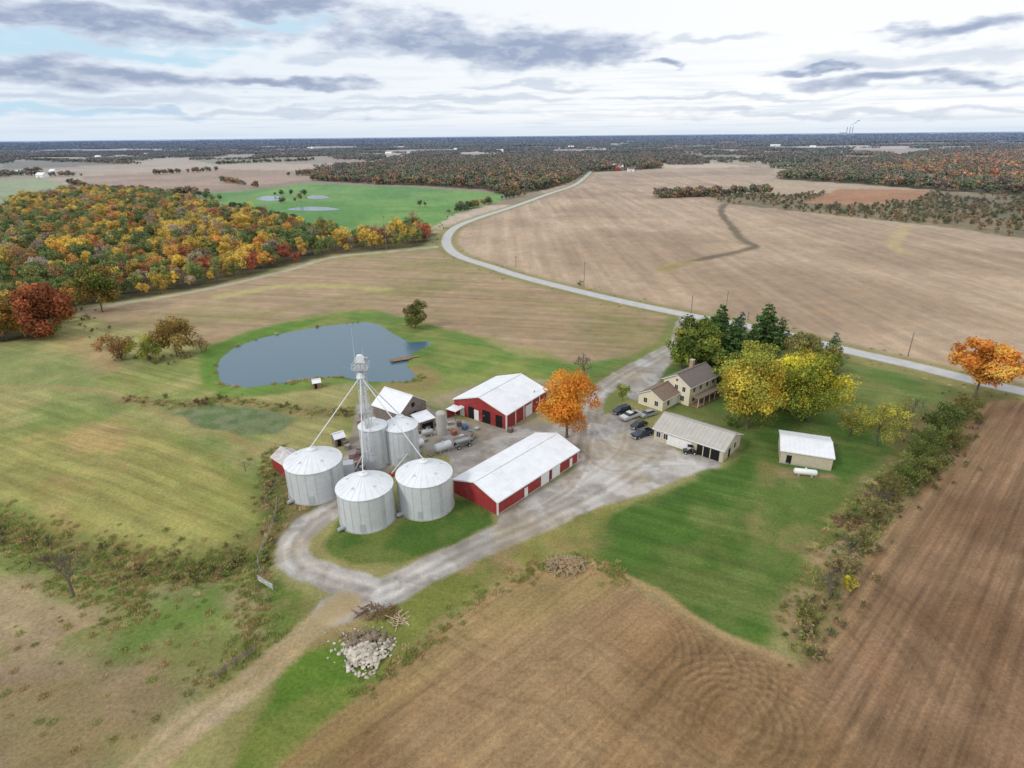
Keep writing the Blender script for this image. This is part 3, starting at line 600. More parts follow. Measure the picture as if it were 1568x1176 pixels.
# ---- masses (instanced)
def scatter(name,pts,scl,tint,protos,rot=None):
    coll=bpy.data.collections.new(name+"_kinds")
    for i,me in enumerate(protos): coll.objects.link(bpy.data.objects.new(name+"_kind",me))
    me=bpy.data.meshes.new(name); n=len(pts); me.vertices.add(n); me.vertices.foreach_set('co',np.asarray(pts,np.float32).ravel())
    for nm,ty,arr in(('scl','FLOAT',scl),('rot','FLOAT',RNG.uniform(0,6.28,n) if rot is None else rot)):
        a=me.attributes.new(nm,ty,'POINT'); a.data.foreach_set('value',np.asarray(arr,np.float32))
    a=me.attributes.new('idx','INT','POINT'); a.data.foreach_set('value',RNG.integers(0,len(protos),n).astype(np.int32))
    a=me.attributes.new('tint','FLOAT_COLOR','POINT'); c=np.ones((n,4),np.float32); c[:,:3]=tint; a.data.foreach_set('color',c.ravel())
    me.update(); o=link(bpy.data.objects.new(name,me))
    ng=bpy.data.node_groups.new(name,'GeometryNodeTree'); ng.interface.new_socket('Geometry',in_out='INPUT',socket_type='NodeSocketGeometry'); ng.interface.new_socket('Geometry',in_out='OUTPUT',socket_type='NodeSocketGeometry')
    N=ng.nodes; L=ng.links; gi=N.new('NodeGroupInput'); go=N.new('NodeGroupOutput'); iop=N.new('GeometryNodeInstanceOnPoints')
    ci=N.new('GeometryNodeCollectionInfo'); ci.inputs['Collection'].default_value=coll; ci.inputs['Separate Children'].default_value=True; ci.inputs['Reset Children'].default_value=True
    def na_(nm,ty):
        q=N.new('GeometryNodeInputNamedAttribute'); q.data_type=ty; q.inputs['Name'].default_value=nm; return q.outputs['Attribute']
    cb=N.new('ShaderNodeCombineXYZ'); L.new(na_('rot','FLOAT'),cb.inputs[2]); L.new(cb.outputs[0],iop.inputs['Rotation'])
    L.new(na_('scl','FLOAT'),iop.inputs['Scale']); iop.inputs['Pick Instance'].default_value=True; L.new(na_('idx','INT'),iop.inputs['Instance Index'])
    L.new(ci.outputs[0],iop.inputs['Instance']); L.new(gi.outputs[0],iop.inputs['Points']); L.new(iop.outputs[0],go.inputs[0])
    md=o.modifiers.new('scatter','NODES'); md.node_group=ng; return o
def fill(pl,sp,rng,jit=.45):
    x0,y0=pl.min(0); x1,y1=pl.max(0); gx,gy=np.meshgrid(np.arange(x0,x1,sp),np.arange(y0,y1,sp)); gx=gx.ravel()+rng.uniform(-jit,jit,gx.size)*sp; gy=gy.ravel()+rng.uniform(-jit,jit,gy.size)*sp
    k=sdf(pl,gx,gy)<0; return np.stack([gx[k],gy[k]],1)
def tints(pts,pal,rng,size=60,seed=0,jit=.18,mixr=.28,gain=1.0):
    p=np.array([C(*c) for c in pal])*gain; n=len(pts)
    f=fbm(pts[:,0],pts[:,1],size,2,seed)*1.6-.3+rng.normal(size=n)*mixr; i=np.clip((f*len(p)).astype(int),0,len(p)-1)
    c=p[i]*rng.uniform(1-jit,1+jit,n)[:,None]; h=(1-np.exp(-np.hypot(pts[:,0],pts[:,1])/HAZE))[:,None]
    return c*(1-h)+C(128,146,176)*h  # far tints carry distance haze mixed into the plant colour
rng=np.random.default_rng(5)
pm=[make_tree("broadleaf",rng.uniform(11,15.5),rng.uniform(8,12.5),rng.uniform(1,2.5),2300,.33,rng,None,int(rng.uniform(16,34)),LEAFI,.014,True) for _ in range(8)]
bm_=[]
for _ in range(3):
    m=make_tree("thin_broadleaf",14,9,3.5,480,.30,rng,None,20,LEAFI,.016,True); bm_.append(m)
pf=[make_tree("distant_broadleaf",rng.uniform(11,15),rng.uniform(11,15),1.0,320,1.05,rng,None,16,LEAFI,.01,True) for _ in range(5)]
AUT=[(104,118,62),(170,148,70),(122,130,68),(184,156,66),(150,140,84),(196,144,68),(112,122,66),(158,112,72),(148,132,104),(96,112,60),(182,134,66),(146,108,82),(126,128,68),(158,144,128),(162,92,62),(100,114,62),(196,168,72)]
pts=fill(forestL,7.0,rng); pts=np.concatenate([pts,fill(poly([(-10,322),(100,296),(150,292),(330,318),(300,330),(110,310)]),9,rng)])
k=rng.uniform(size=len(pts))<.94; pts=pts[k]
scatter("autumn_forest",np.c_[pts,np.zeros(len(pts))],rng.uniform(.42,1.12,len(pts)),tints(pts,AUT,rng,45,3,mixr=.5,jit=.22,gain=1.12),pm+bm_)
pts=np.concatenate([fill(forestM,11,rng),fill(forestR,11,rng)])
AUT2=[(104,108,72),(132,112,82),(148,116,82),(116,102,82),(120,124,76),(160,122,80),(130,108,92),(110,112,78)]
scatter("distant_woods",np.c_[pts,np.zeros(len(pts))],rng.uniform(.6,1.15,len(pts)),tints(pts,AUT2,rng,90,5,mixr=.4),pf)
pts=fill(poly([(1330,262),(1500,236),(1750,225),(1750,290),(1500,285),(1400,272)]),17,rng)
scatter("autumn_woods",np.c_[pts,np.zeros(len(pts))],rng.uniform(.8,1.2,len(pts)),tints(pts,[(190,128,74),(168,118,76),(156,104,72),(136,120,76),(176,144,80)],rng,90,5,mixr=.4),pf)
# tree lines / wood lots to the horizon: continuous strips
def strip(rng,Ln,D,hh,n,s):
    cl=[(rng.uniform(-.5,.5)*Ln,rng.uniform(-.5,.5)*D,hh*rng.uniform(.25,.62),hh*rng.uniform(.24,.42),rng.uniform(.65,1.2)) for _ in range(int(Ln/3.2*max(1,D/14)))]
    V,Q,br,_=leaves(cl,n,s,rng); return mesh_quads("tree_strip",V,Q,[LEAFI],[0]*len(Q),np.clip(br[:,None]*np.ones(3),0,2.2))
sp_=[strip(rng,120,12,14,1100,1.5),strip(rng,120,45,15,2200,1.7),strip(rng,120,20,11,1300,1.5),strip(rng,120,60,15,2600,1.8)]
SP=[];SR=[];SS=[]
excl=[pasture,stubR,poly([(-150,300),(-150,266),(0,254),(200,247),(480,244),(560,250),(480,258),(470,280),(300,295),(110,295)])]
for _ in range(620):
    f=rng.uniform()**.85; r=math.exp(math.log(1150)+f*math.log(15000/1150)); a=rad(rng.uniform(-52,52)); cx,cy=r*math.sin(a),r*math.cos(a)
    sc=1+min(1.6,max(0,(r-3500)/5500)); ln=rng.uniform(.05,.17)*r*(1+ (r>3500)*.5); n=max(1,int(ln/(105*sc))); an=rng.normal()*.10+(math.pi/2 if rng.uniform()<.12 and r<3500 else 0)
    rows=1 if rng.uniform()<.6 else int(rng.integers(2,5))
    for rw in range(rows):
        for q in range(n):
            o=(q-n/2)*105*sc+rng.normal()*20; SP.append((cx+o*math.cos(an)-rw*55*math.sin(an),cy+o*math.sin(an)+rw*55*math.cos(an)+rng.normal()*6)); SR.append(an+rng.normal()*.06); SS.append(sc*rng.uniform(.65,1.05))
SP=np.array(SP);SR=np.array(SR);SS=np.array(SS); k=np.ones(len(SP),bool)
for e in excl: k&=sdf(e,SP[:,0],SP[:,1])>40
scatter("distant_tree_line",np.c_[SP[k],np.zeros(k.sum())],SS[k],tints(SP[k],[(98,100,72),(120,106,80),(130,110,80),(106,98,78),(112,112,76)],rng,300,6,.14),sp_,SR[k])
# belts seen in the left fields
def belt(lst,rng):
    LL=[]
    for a,b,n,w in lst:
        A=np.array(P(*a)[:2]);B=np.array(P(*b)[:2]); t=rng.uniform(0,1,n)[:,None]; LL.append(A*(1-t)+B*t+rng.normal(size=(n,2))*w*.5)
    return np.concatenate(LL)
pts=belt([((-20,268),(120,270),60,8),((340,278),(395,288),24,5),((0,243),(210,252),220,16),((450,270),(500,262),40,14),((330,252),(480,246),110,8),((230,268),(330,262),36,4),((0,272),(60,262),40,8),((480,276),(620,284),90,8),
               ((110,283),(150,296),26,6),((150,294),(240,298),50,6),((240,300),(320,298),30,5),((1010,302),(1090,300),80,12),((1092,300),(1180,296),36,8),((0,236),(260,238),200,24),((200,244),(330,240),110,14),((520,240),(640,246),90,14),((480,240),(380,244),90,14)],rng)
scatter("field_hedgerow",np.c_[pts,np.zeros(len(pts))],rng.uniform(.4,.9,len(pts)),tints(pts,AUT2,rng,90,7),pf)
pts=belt([((640,350),(560,372),16,5),((765,296),(800,300),20,5),((690,328),(750,312),30,4),((770,306),(800,300),14,4),((810,292),(880,278),44,5),((430,312),(470,308),4,4),((640,318),(650,316),2,2),((400,300),(470,300),5,5),((300,300),(350,312),14,6),((350,318),(470,345),34,4)],rng)
scatter("creek_trees",np.c_[pts,np.zeros(len(pts))],rng.uniform(.35,.75,len(pts)),tints(pts,[(84,98,60),(110,112,64),(142,118,70),(78,92,60)],rng,40,8),pm)
pts=fill(brushR,8,rng); kk=(fbm(pts[:,0],pts[:,1],55,3,9)>.40)|(rng.uniform(size=len(pts))<.12); pts=pts[kk]; kk=sdf(poly([(1232,311),(1285,289),(1428,292),(1410,306),(1330,315)]),pts[:,0],pts[:,1])>0; pts=pts[kk]
sb=[make_tree("bush",3,3.6,.0,420,.22,rng,None,12,LEAFI,.01,True) for _ in range(4)]
scatter("brushland_shrubs",np.c_[pts,np.zeros(len(pts))],rng.uniform(.6,1.9,len(pts)),tints(pts,[(108,104,74),(132,116,86),(98,104,68),(150,122,82),(122,116,76)],rng,50,9),sb)
# weeds and rank grass
def tuft(rng,n=70,h=.5,w=1.1):
    V=[];Q=[];
    for i in range(n):
        a=rng.uniform(0,6.28); r=w*.5*math.sqrt(rng.uniform()); p=Vector((r*math.cos(a),r*math.sin(a),-.05)); d=Vector((rng.normal()*.5,rng.normal()*.5,1)).normalized(); hh=h*rng.uniform(.4,1.1); s=Vector((math.cos(a*3),math.sin(a*3),0))*.045
        o=len(V); V+=[tuple(p-s),tuple(p+s),tuple(p+d*hh+s*.3),tuple(p+d*hh-s*.3)]; Q.append((o,o+1,o+2,o+3))
    return mesh_quads("weed_tuft",np.array(V),np.array(Q),[LEAFI],[0]*len(Q),np.repeat(rng.uniform(1.1,1.9,len(Q))[:,None],3,1))
tf=[tuft(rng) for _ in range(5)]
lb=[make_tree("low_bush",1.2,1.8,0,200,.10,rng,None,9,LEAFI,.01,True) for _ in range(5)]
def along(ln,w,n):
    i=rng.integers(0,len(ln)-1,n); t=rng.uniform(0,1,n)[:,None]; return ln[i]*(1-t)+ln[i+1]*t+rng.normal(size=(n,2))*w
def zof(p):
    dl=sdf(leftp,p[:,0],p[:,1]); return (1-sstep(-18,0,dl))*(fbm(p[:,0],p[:,1],38,3,90)-.5)*3.0-1.1*np.exp(-(ldist(ditch,p[:,0],p[:,1])/5)**2)
def clear(p): return p[(ldist(country,p[:,0],p[:,1])>4.2)&(ldist(track,p[:,0],p[:,1])>2.6)&(ldist(drive,p[:,0],p[:,1])>4)&(ldist(loop,p[:,0],p[:,1])>3.5)&(sdf(pond,p[:,0],p[:,1])>1.0)&(sdf(yard,p[:,0],p[:,1])>.5)]
W=[along(ditch,2.6,800),along(L_([(400,900),(425,800),(415,720),(420,690)]),1.6,220),along(L_([(190,608),(300,620),(330,612),(460,628),(540,632)]),1.4,260),
   fill(deadstrip,1.5,rng),along(L_([(-60,770),(20,800),(60,850),(110,890),(190,905),(200,950)]),1.6,250),
   fill(poly([(20,860),(180,850),(340,880),(400,960),(330,1000),(100,960)]),2.8,rng),along(L_([(345,590),(337,562),(362,532),(450,507),(555,493)]),.9,120),along(L_([(345,590),(430,586),(520,577),(625,585),(636,572)]),.9,160),
   fill(poly([(-60,960),(140,930),(300,1000),(340,1040),(200,1140),(60,1180)]),3.6,rng),along(country,5.5,400),along(L_([(400,875),(385,930),(395,990),(330,1040)]),1.5,160),along(L_([(440,740),(520,770),(450,700)]),2,120),
   along(L_([(960,890),(905,862),(840,868),(780,885),(640,990),(560,1060)]),1.0,200)]
pts=clear(np.concatenate(W))
GT=[(134,136,78),(118,128,68),(160,142,98),(146,126,88),(172,154,114),(122,130,70)]
scatter("meadow_weeds",np.c_[pts,zof(pts)],rng.uniform(.5,1.3,len(pts)),tints(pts,GT,rng,9,11,.2,.4),tf)
W=[along(ditch,2.2,80),along(L_([(190,608),(300,620),(330,612),(460,628),(540,632)]),1.2,36),along(L_([(400,870),(420,800),(415,720)]),1.2,30),along(L_([(1225,1000),(1300,870),(1390,745),(1440,690)]),1.8,170),fill(poly([(1290,790),(1340,730),(1420,690),(1450,700),(1370,790),(1310,860)]),1.7,rng),
   along(L_([(690,330),(672,352),(660,372)]),3,20),along(L_([(115,478),(200,545),(300,545)]),3.0,60),along(L_([(1490,608),(1450,680),(1400,730)]),2.6,140)]
pts=clear(np.concatenate(W))
scatter("low_brush",np.c_[pts,zof(pts)],rng.uniform(.4,1.35,len(pts)),tints(pts,[(122,126,66),(104,118,58),(146,128,86),(138,114,78),(128,122,74)],rng,9,12,.2,.4),lb)
# ------------------------------------------------------------------ grain bins
def binn(u,vb,wpx,h,roofh,m=GALV):
    f=P(u,vb); D=wpx*proj(f)[2]/F*1.02; r=D/2; d=Vector((f.x,f.y,0)).normalized(); c=f+d*r
    a=Asm("grain_bin",(c.x,c.y,0)); prof=[(r+.25,-.05),(r+.25,.15),(r+.02,.151)]; a.rev('foundation',CONC,prof,k=40)
    pr=[]; z=.15
    while z<h:
        z1=min(h,z+.27); pr+=[(r,z),(r+.02,(z+z1)/2)]; z=z1
    pr.append((r,h)); a.rev('corrugated_wall',m,pr,k=64)
    for i in range(20):
        t=2*math.pi*i/20; x,y=math.cos(t),math.sin(t); a.tube('stiffeners',GALV,((r+.05)*x,(r+.05)*y,.15),((r+.05)*x,(r+.05)*y,h),.035,k=4)
    for zz in np.arange(1.1,h,1.1): a.rev('sheet_joints',GALVJ,[(r+.02,zz),(r+.035,zz+.015),(r+.02,zz+.04)],k=40)
    a.rev('eave_ring',GALVB,[(r+.18,h-.08),(r+.2,h+.02),(r-.05,h+.08)],k=40)
    a.rev('cone_roof',GALVB,[(r+.14,h+.02),(.75,h+roofh*.86)],k=40)
    for i in range(24):
        t=2*math.pi*i/24; x,y=math.cos(t),math.sin(t); a.tube('roof_ribs',GALVB,((r+.12)*x,(r+.12)*y,h+.05),(.7*x,.7*y,h+roofh*.86+.04),.06,k=4,cap=False)
    a.rev('roof_cap',GALVB,[(.85,h+roofh*.84),(.85,h+roofh*.95),(.45,h+roofh*1.02),(.3,h+roofh*1.02),(.3,h+roofh*1.1),(.0,h+roofh*1.12)],k=24)
    for i in range(5): # vents, hatch
        t=.5+i*1.26; rr_=r*.62; zc=h+roofh*.33; a.box('roof_vents',GALV,rr_*math.cos(t)-.2,rr_*math.cos(t)+.2,rr_*math.sin(t)-.2,rr_*math.sin(t)+.2,zc,zc+.4,.05,.05)
    dc=-d; t0=math.atan2(dc.y,dc.x)+.55
    for s_ in(-.22,.22):
        x,y=(r+.22)*math.cos(t0)-s_*math.sin(t0),(r+.22)*math.sin(t0)+s_*math.cos(t0); a.tube('ladder',GALVD,(x,y,.3),(x,y,h+.2),.03,k=4)
    for zz in np.arange(.5,h,.4):
        a.tube('ladder',GALVD,((r+.22)*math.cos(t0)+.22*math.sin(t0),(r+.22)*math.sin(t0)-.22*math.cos(t0),zz),((r+.22)*math.cos(t0)-.22*math.sin(t0),(r+.22)*math.sin(t0)+.22*math.cos(t0),zz),.02,k=4)
    t1=math.atan2(dc.y,dc.x)-.25; ca_,sa_=math.cos(t1),math.sin(t1); px=(r+.03)
    a.hexa('door',GALVJ,[(px*ca_+.4*sa_,px*sa_-.4*ca_,.4),(px*ca_-.4*sa_,px*sa_+.4*ca_,.4),((px+.08)*ca_-.4*sa_,(px+.08)*sa_+.4*ca_,.4),((px+.08)*ca_+.4*sa_,(px+.08)*sa_-.4*ca_,.4)],
           [(px*ca_+.4*sa_,px*sa_-.4*ca_,2.0),(px*ca_-.4*sa_,px*sa_+.4*ca_,2.0),((px+.08)*ca_-.4*sa_,(px+.08)*sa_+.4*ca_,2.0),((px+.08)*ca_+.4*sa_,(px+.08)*sa_-.4*ca_,2.0)])
    t2=t1-.8; a.tube('aeration_fan',GALVD,((r)*math.cos(t2),(r)*math.sin(t2),.45),((r+1.3)*math.cos(t2),(r+1.3)*math.sin(t2),.45),.45,.35,k=12)
    a.done(smooth=('corrugated_wall',)); return c,r,h+roofh*1.1
bins=[binn(490,772,84,6.9,2.6),binn(567,816,84,6.9,2.6),binn(655,797,84,7.1,2.7),binn(578,718,41,9.0,1.6),binn(619,714,50,8.2,2.2)]
# ------------------------------------------------------------------ grain elevator leg
pb=P(570,716); hT=height_for(pb,552); a=Asm("grain_elevator_tower",(pb.x,pb.y,0))
w=.8
for x in(-w,w):
    for y in(-w,w): a.tube('lattice_legs',GALV,(x,y,0),(x,y,hT),.06,k=4)
z=0; fl=1
while z<hT-2:
    for (x0,y0,x1,y1) in((-w,-w,w,-w),(w,-w,w,w),(w,w,-w,w),(-w,w,-w,-w)):
        a.tube('lattice_braces',GALV,(x0,y0,z),(x1,y1,z),.035,k=4)
        a.tube('lattice_braces',GALV,(x0,y0,z) if fl else (x1,y1,z),(x1,y1,z+1.8) if fl else (x0,y0,z+1.8),.035,k=4)
    z+=1.8; fl^=1
a.box('leg_trunk',GALV,-.42,-.14,-.2,.2,0,hT); a.box('leg_trunk',GALV,.14,.42,-.2,.2,0,hT)
a.box('boot',GALVD,-.8,.8,-.4,.4,0,1.2)
for zp in (hT*.55,):
    a.box('rest_platform',GALVD,-1.3,1.3,-1.2,1.2,zp,zp+.08)
a.box('head_platform',GALVD,-1.5,1.5,-1.3,1.3,hT-1.7,hT-1.6)
for x,y in((-1.5,-1.3),(1.5,-1.3),(1.5,1.3),(-1.5,1.3),(0,-1.3),(0,1.3)): a.tube('handrail',GALV,(x,y,hT-1.6),(x,y,hT-.5),.04,k=4)
for z in(hT-1.1,hT-.5):
    for p,q_ in(((-1.5,-1.3),(1.5,-1.3)),((1.5,-1.3),(1.5,1.3)),((1.5,1.3),(-1.5,1.3)),((-1.5,1.3),(-1.5,-1.3))): a.tube('handrail',GALV,(*p,z),(*q_,z),.035,k=4)
a.prism('elevator_head',GALVB,[(-.9,hT-.3),(-.95,hT+.5),(-.5,hT+1.1),(.3,hT+1.15),(.95,hT+.5),(1.1,hT-.4)],-.5,.5)
a.box('motor',GALVD,.9,1.6,-.35,.35,hT,hT+.6); a.tube('distributor',GALV,(0,-.9,hT-3.2),(0,-.9,hT-2.2),.9,.35,k=14)
a.tube('antenna_mast',GALV,(-.8,-.6,hT),(-.8,-.6,height_for(pb,502)),.05,.02,k=5); a.tube('antenna_mast',GALV,(.9,-.6,hT),(.9,-.6,hT+3.2),.04,.02,k=5)
hub=(0,-.9,hT-3.0)
for c,r,zt in bins: a.tube('grain_spouts',GALV,hub,(c.x-pb.x,c.y-pb.y,zt),.10,k=7)
for u,v in((375,720),(700,640),(520,560),(400,770)):
    g_=P(u,v); a.tube('guy_wires',GALVD,(0,0,hT*.9),(g_.x-pb.x,g_.y-pb.y,0),.02,k=3)
a.done()
a=asm_at("grain_dryer",560,722,ang_px((540,722),(600,715)))
a.box('body',GALV,-6,-2.2,-1,1.2,.3,2.6,.1,.1); a.tube('burner',GALV,(-6.8,0,1.4),(-6.0,0,1.4),.7,k=12); a.box('skid',DARK,-6.5,-2,-1.1,1.2,.05,.3)
a.tube('auger',GALV,(-2.2,0,.6),(0,1.2,4.0),.14,k=7); a.tube('auger',GALVD,(-6,-1.5,.4),(-1,-2.2,1.4),.14,k=7); a.done()
a=asm_at("transport_auger",600,728,ang_px((600,728),(646,700)))
a.tube('auger_tube',GALV,(0,0,.5),(9,0,4.6),.14,k=8); a.tube('frame',GALVD,(4.5,-1,.5),(5,0,2.7),.05,k=5); a.tube('frame',GALVD,(4.5,1,.5),(5,0,2.7),.05,k=5)
for y in(-1,.8): a.tube('wheels',TYRE,(4.5,y,.4),(4.5,y+.2,.4),.4,k=14)
a.box('hopper',RED,-.5,.5,-.4,.4,.1,.5,-.2,-.2); a.done()
# small concrete silo, horizontal tanks
f=P(676,668); a=Asm("small_silo",(f.x,f.y+1.0,0)); a.rev('shell',CONC,[(1.15,0),(1.15,5.4),(1.2,5.42),(1.2,5.55),(.9,5.9),(.2,6.2),(0,6.22)],k=24)
for z in np.arange(.4,5.3,.5): a.rev('hoops',GALVD,[(1.155,z),(1.19,z+.03),(1.155,z+.06)],k=24)
a.done()
def htank(name,u,v,L,r,ang,m,z=None):
    a=asm_at(name,u,v,ang); z=z or r+.4; k=20
    pr=[(0,-L/2-r*.5),(r*.5,-L/2-r*.42),(r*.85,-L/2-r*.22),(r,-L/2),(r,L/2),(r*.85,L/2+r*.22),(r*.5,L/2+r*.42),(0,L/2+r*.5)]
    vs=[];fs=[]
    for rr_,x in pr:
        for i in range(k): t=2*math.pi*i/k; vs.append((x,rr_*math.cos(t),z+rr_*math.sin(t)))
    for j in range(len(pr)-1):
        for i in range(k): fs.append((j*k+i,j*k+(i+1)%k,(j+1)*k+(i+1)%k,(j+1)*k+i))
    a.add('shell',m,vs,fs)
    for x in(-L*.32,L*.32): a.box('saddles',CONC,x-.15,x+.15,-r*.7,r*.7,0,z-r*.6)
    a.tube('valve_dome',m,(0,0,z+r*.9),(0,0,z+r+.25),.22,k=10); a.done(smooth=('shell',))
htank("fuel_tank",679,691,3.4,.95,ang_px((665,695),(692,686)),GALV); htank("propane_tank",1232,729,3.9,.62,ang_px((1214,727),(1250,731)),WHITE2)
htank("fuel_tank",655,668,2.2,.7,20,GALVD); htank("fuel_tank",640,686,2.4,.8,ang_px((630,690),(655,680)),WHITE2); htank("fuel_tank",706,676,1.8,.55,70,GALV)
# ------------------------------------------------------------------ buildings
b=Bld("pole_barn",(762,770),(888,689),(701,729),3.0,1.9,RED,WHITE,over=.25,trim=WHITE2); Lb=b.L;Wb=b.W
b.siding(RED,.9,'sab')
for x in(.02,Lb-.22): b.panel('corner_trim',WHITE2,'s',x,x+.2,0,2.8,.05)
b.panel('corner_trim',WHITE2,'a',.02,.2,0,2.9,.05)
b.panel('sliding_doors',WHITE2,'s',Lb*.50,Lb*.50+2.6,.05,2.65,.09); b.panel('sliding_doors',WHITE2,'s',Lb*.50+3.6,Lb*.50+6.2,.05,2.65,.09)
b.panel('door_opening',DARK,'s',Lb*.50+2.65,Lb*.50+3.0,.05,2.4,.07); b.panel('door_track',WHITE2,'s',Lb*.45,Lb*.5+7,2.66,2.76,.12)
b.panel('walk_door',WHITE2,'s',Lb*.3,Lb*.3+1,.05,2.1,.06); b.panel('base_board',CONC,'s',0,Lb,0.0,.25,.045)
b.panel('walk_door',WHITE2,'s',Lb*.88,Lb*.88+.9,.05,2.1,.06); b.done()
b=Bld("machine_shed",(776,636),(839,597),(691,612),4.0,2.6,RED,WHITE,over=.25,trim=WHITE2); Lb=b.L;Wb=b.W; b.siding(RED,.9,'sa')
b.panel('open_bays',DARK,'a',Wb*.30,Wb*.45,.05,3.4,.05); b.panel('open_bays',DARK,'a',Wb*.60,Wb*.72,.05,3.2,.05); b.panel('open_bays',DARK,'a',Wb*.08,Wb*.2,.05,3.2,.05)
for x in(.52,.80): b.panel('white_doors',WHITE2,'a',Wb*x,Wb*x+1.4,.05,2.8,.06)
for i in range(4): b.panel('white_posts',WHITE2,'s',Lb*(.2+.2*i),Lb*(.2+.2*i)+.35,.05,3.7,.06)
b.panel('white_doors',WHITE2,'s',Lb*.45,Lb*.45+2.6,.05,3.1,.08)
b.panel('corner_trim',WHITE2,'a',.02,.25,0,3.8,.05); b.panel('corner_trim',WHITE2,'s',.02,.25,0,3.8,.05)
b.box('lean_to_roof',WHITE,-3.4,-.3,Wb*.80,Wb*.99,2.5,2.62); 
for y in(Wb*.81,Wb*.98): b.tube('lean_to_posts',TIMBER,(-3.3,y,0),(-3.3,y,2.5),.09,k=6)
b.box('lean_to_wall',RED,-3.3,-.05,Wb*.975,Wb*.985,0,2.5); b.done()
b=Bld("old_barn",(612,635),(568,620),(652,613),4.2,3.0,WOODG,WHITE,over=.25); b.panel('barn_door',DARK,'a',b.W*.35,b.W*.6,.05,3,.05); b.panel('loft_door',DARK,'a',b.W*.44,b.W*.56,4.4,5.5,.05); b.siding(WOODG,.5,'sa'); b.done()
b=Bld("lean_shed",(642,648),(667,640),(634,634),2.6,.5,WOODG,WHITE,over=.15,rib=.7,pf=.8); b.panel('opening',DARK,'s',.6,b.L-.6,.05,2.0,.05); b.done()
b=Bld("red_shed",(450,724),(413,700),(474,702),2.8,1.3,RED,RUST,over=.2,rib=.7); b.siding(RED,.6,'s'); b.panel('door',WHITE2,'s',1.2,2.2,.05,2.0,.06); b.done()
b=Bld("tool_shed",(512,674),(530,669),(506,666),2.0,.8,WOODG,WHITE,over=.15,rib=.6); b.panel('door',DARK,'s',.5,1.3,.05,1.7,.05); b.done()
b=Bld("pond_shed",(478,588),(492,586),(477,582),1.7,.6,TIMBER,WHITE,over=.15,rib=.6); b.panel('door',DARK,'s',.4,1.1,.05,1.5,.05); b.done()
b=Bld("garage_shed",(1110,691),(999,655),(1147,667),3.1,2.0,TAN,GREYR,over=.35,trim=WHITE2); Lb=b.L; b.siding(TAN,.9,'sa')
b.panel('open_bays',DARK,'s',Lb*.05,Lb*.36,.05,2.5,.05)
for i in range(3): b.panel('posts',TAN,'s',Lb*(.05+.1*i)+1.9,Lb*(.05+.1*i)+2.1,.05,2.5,.08)
b.panel('garage_door',WHITE2,'s',Lb*.44,Lb*.44+2.9,.05,2.4,.06); b.panel('garage_door',WHITE2,'s',Lb*.62,Lb*.62+2.9,.05,2.4,.06); b.window('s',Lb*.82,1.1); b.window('s',Lb*.93,1.1)
b.panel('walk_door',DARK,'a',b.W*.3,b.W*.3+1,.05,2.1,.05); b.window('a',b.W*.65,1.1); b.done()
b=Bld("small_pole_shed",(1279,703),(1195,690),(1281,671),3.0,.7,TAN,WHITE,over=.25,trim=WHITE2,pf=.6); b.siding(TAN,.9,'s')
b.panel('walk_door',DARK,'s',b.L*.78,b.L*.78+1.0,.05,2.1,.05); b.panel('base_board',CONC,'s',0,b.L,0,.3,.05); b.done()
# house
b=Bld("farm_house",(1058,594),(1102,574),(1018,577),5.4,2.3,CREAM,SHING,over=.4,rib=None,trim=WHITE2); Lh=b.L;Wh=b.W
for x in(.15,.38,.62,.85):
    b.window('s',Lh*x,3.5,.95,1.3); b.window('s',Lh*x,.9,.95,1.4)
for y in(.22,.5,.78):
    b.window('a',Wh*y,3.5,.9,1.3)
b.window('a',Wh*.25,.9,1.1,1.4); b.panel('front_door',BRICK,'a',Wh*.5,Wh*.5+1,.1,2.2,.06); b.window('a',Wh*.5,5.8,.6,.7)
b.box('chimney',BRICK,Lh*.62,Lh*.62+1.0,Wh*.60,Wh*.60+1.0,5,9.2); b.box('chimney_cap',CONC,Lh*.62-.08,Lh*.62+1.08,Wh*.60-.08,Wh*.60+1.08,9.2,9.35)
b.box('porch_roof',SHINGB,Lh*.05,Lh*.9,-2.4,-.3,2.5,2.65); 
for i in range(5): b.tube('porch_posts',WHITE2,(Lh*(.06+.205*i),-2.3,.1),(Lh*(.06+.205*i),-2.3,2.5),.08,k=8)
b.box('porch_deck',TIMBER,Lh*.05,Lh*.9,-2.4,-.05,0.02,.25); b.done()
b=Bld("house_garage_wing",(1016,615),(1046,599),(976,601),3.0,1.9,CREAM,SHINGB,over=.35,rib=None,trim=WHITE2)
b.window('a',b.W*.25,1.0); b.window('a',b.W*.7,1.0); b.window('s',b.L*.3,1.0); b.panel('garage_door',WHITE2,'s',b.L*.5,b.L*.5+2.6,.05,2.3,.06); b.done()
def far_house(name,u,v,L,W,h,roof,wall,ang=0):
    a=asm_at(name,u,v,ang); Bld.build(a,0,L,0,W,h,W*.32,wall,roof,.4,None,None)
    a.box('door',DARK,L*.4,L*.5,-.05,-.003,0.02,2.4); a.done()
far_house("white_barn",935,261,26,14,7,WHITE,WHITE2,10); far_house("white_barn",950,262,18,10,5,WHITE,RED,80); far_house("white_house",962,263,12,9,5,SHING,WHITE2,5)
for u,v,L_2 in((695,230,60),(760,232,30),(100,240,25),(55,272,18),(20,268,14),(145,242,20),(470,228,40),(1120,226,40),(870,226,30),(1180,224,50),(320,226,30),(220,238,20),(590,236,24),(1330,222,40),(1240,226,26),(75,266,12)):
    far_house("distant_building",u,v,L_2,12,5,WHITE,WHITE2,random.uniform(-20,20))
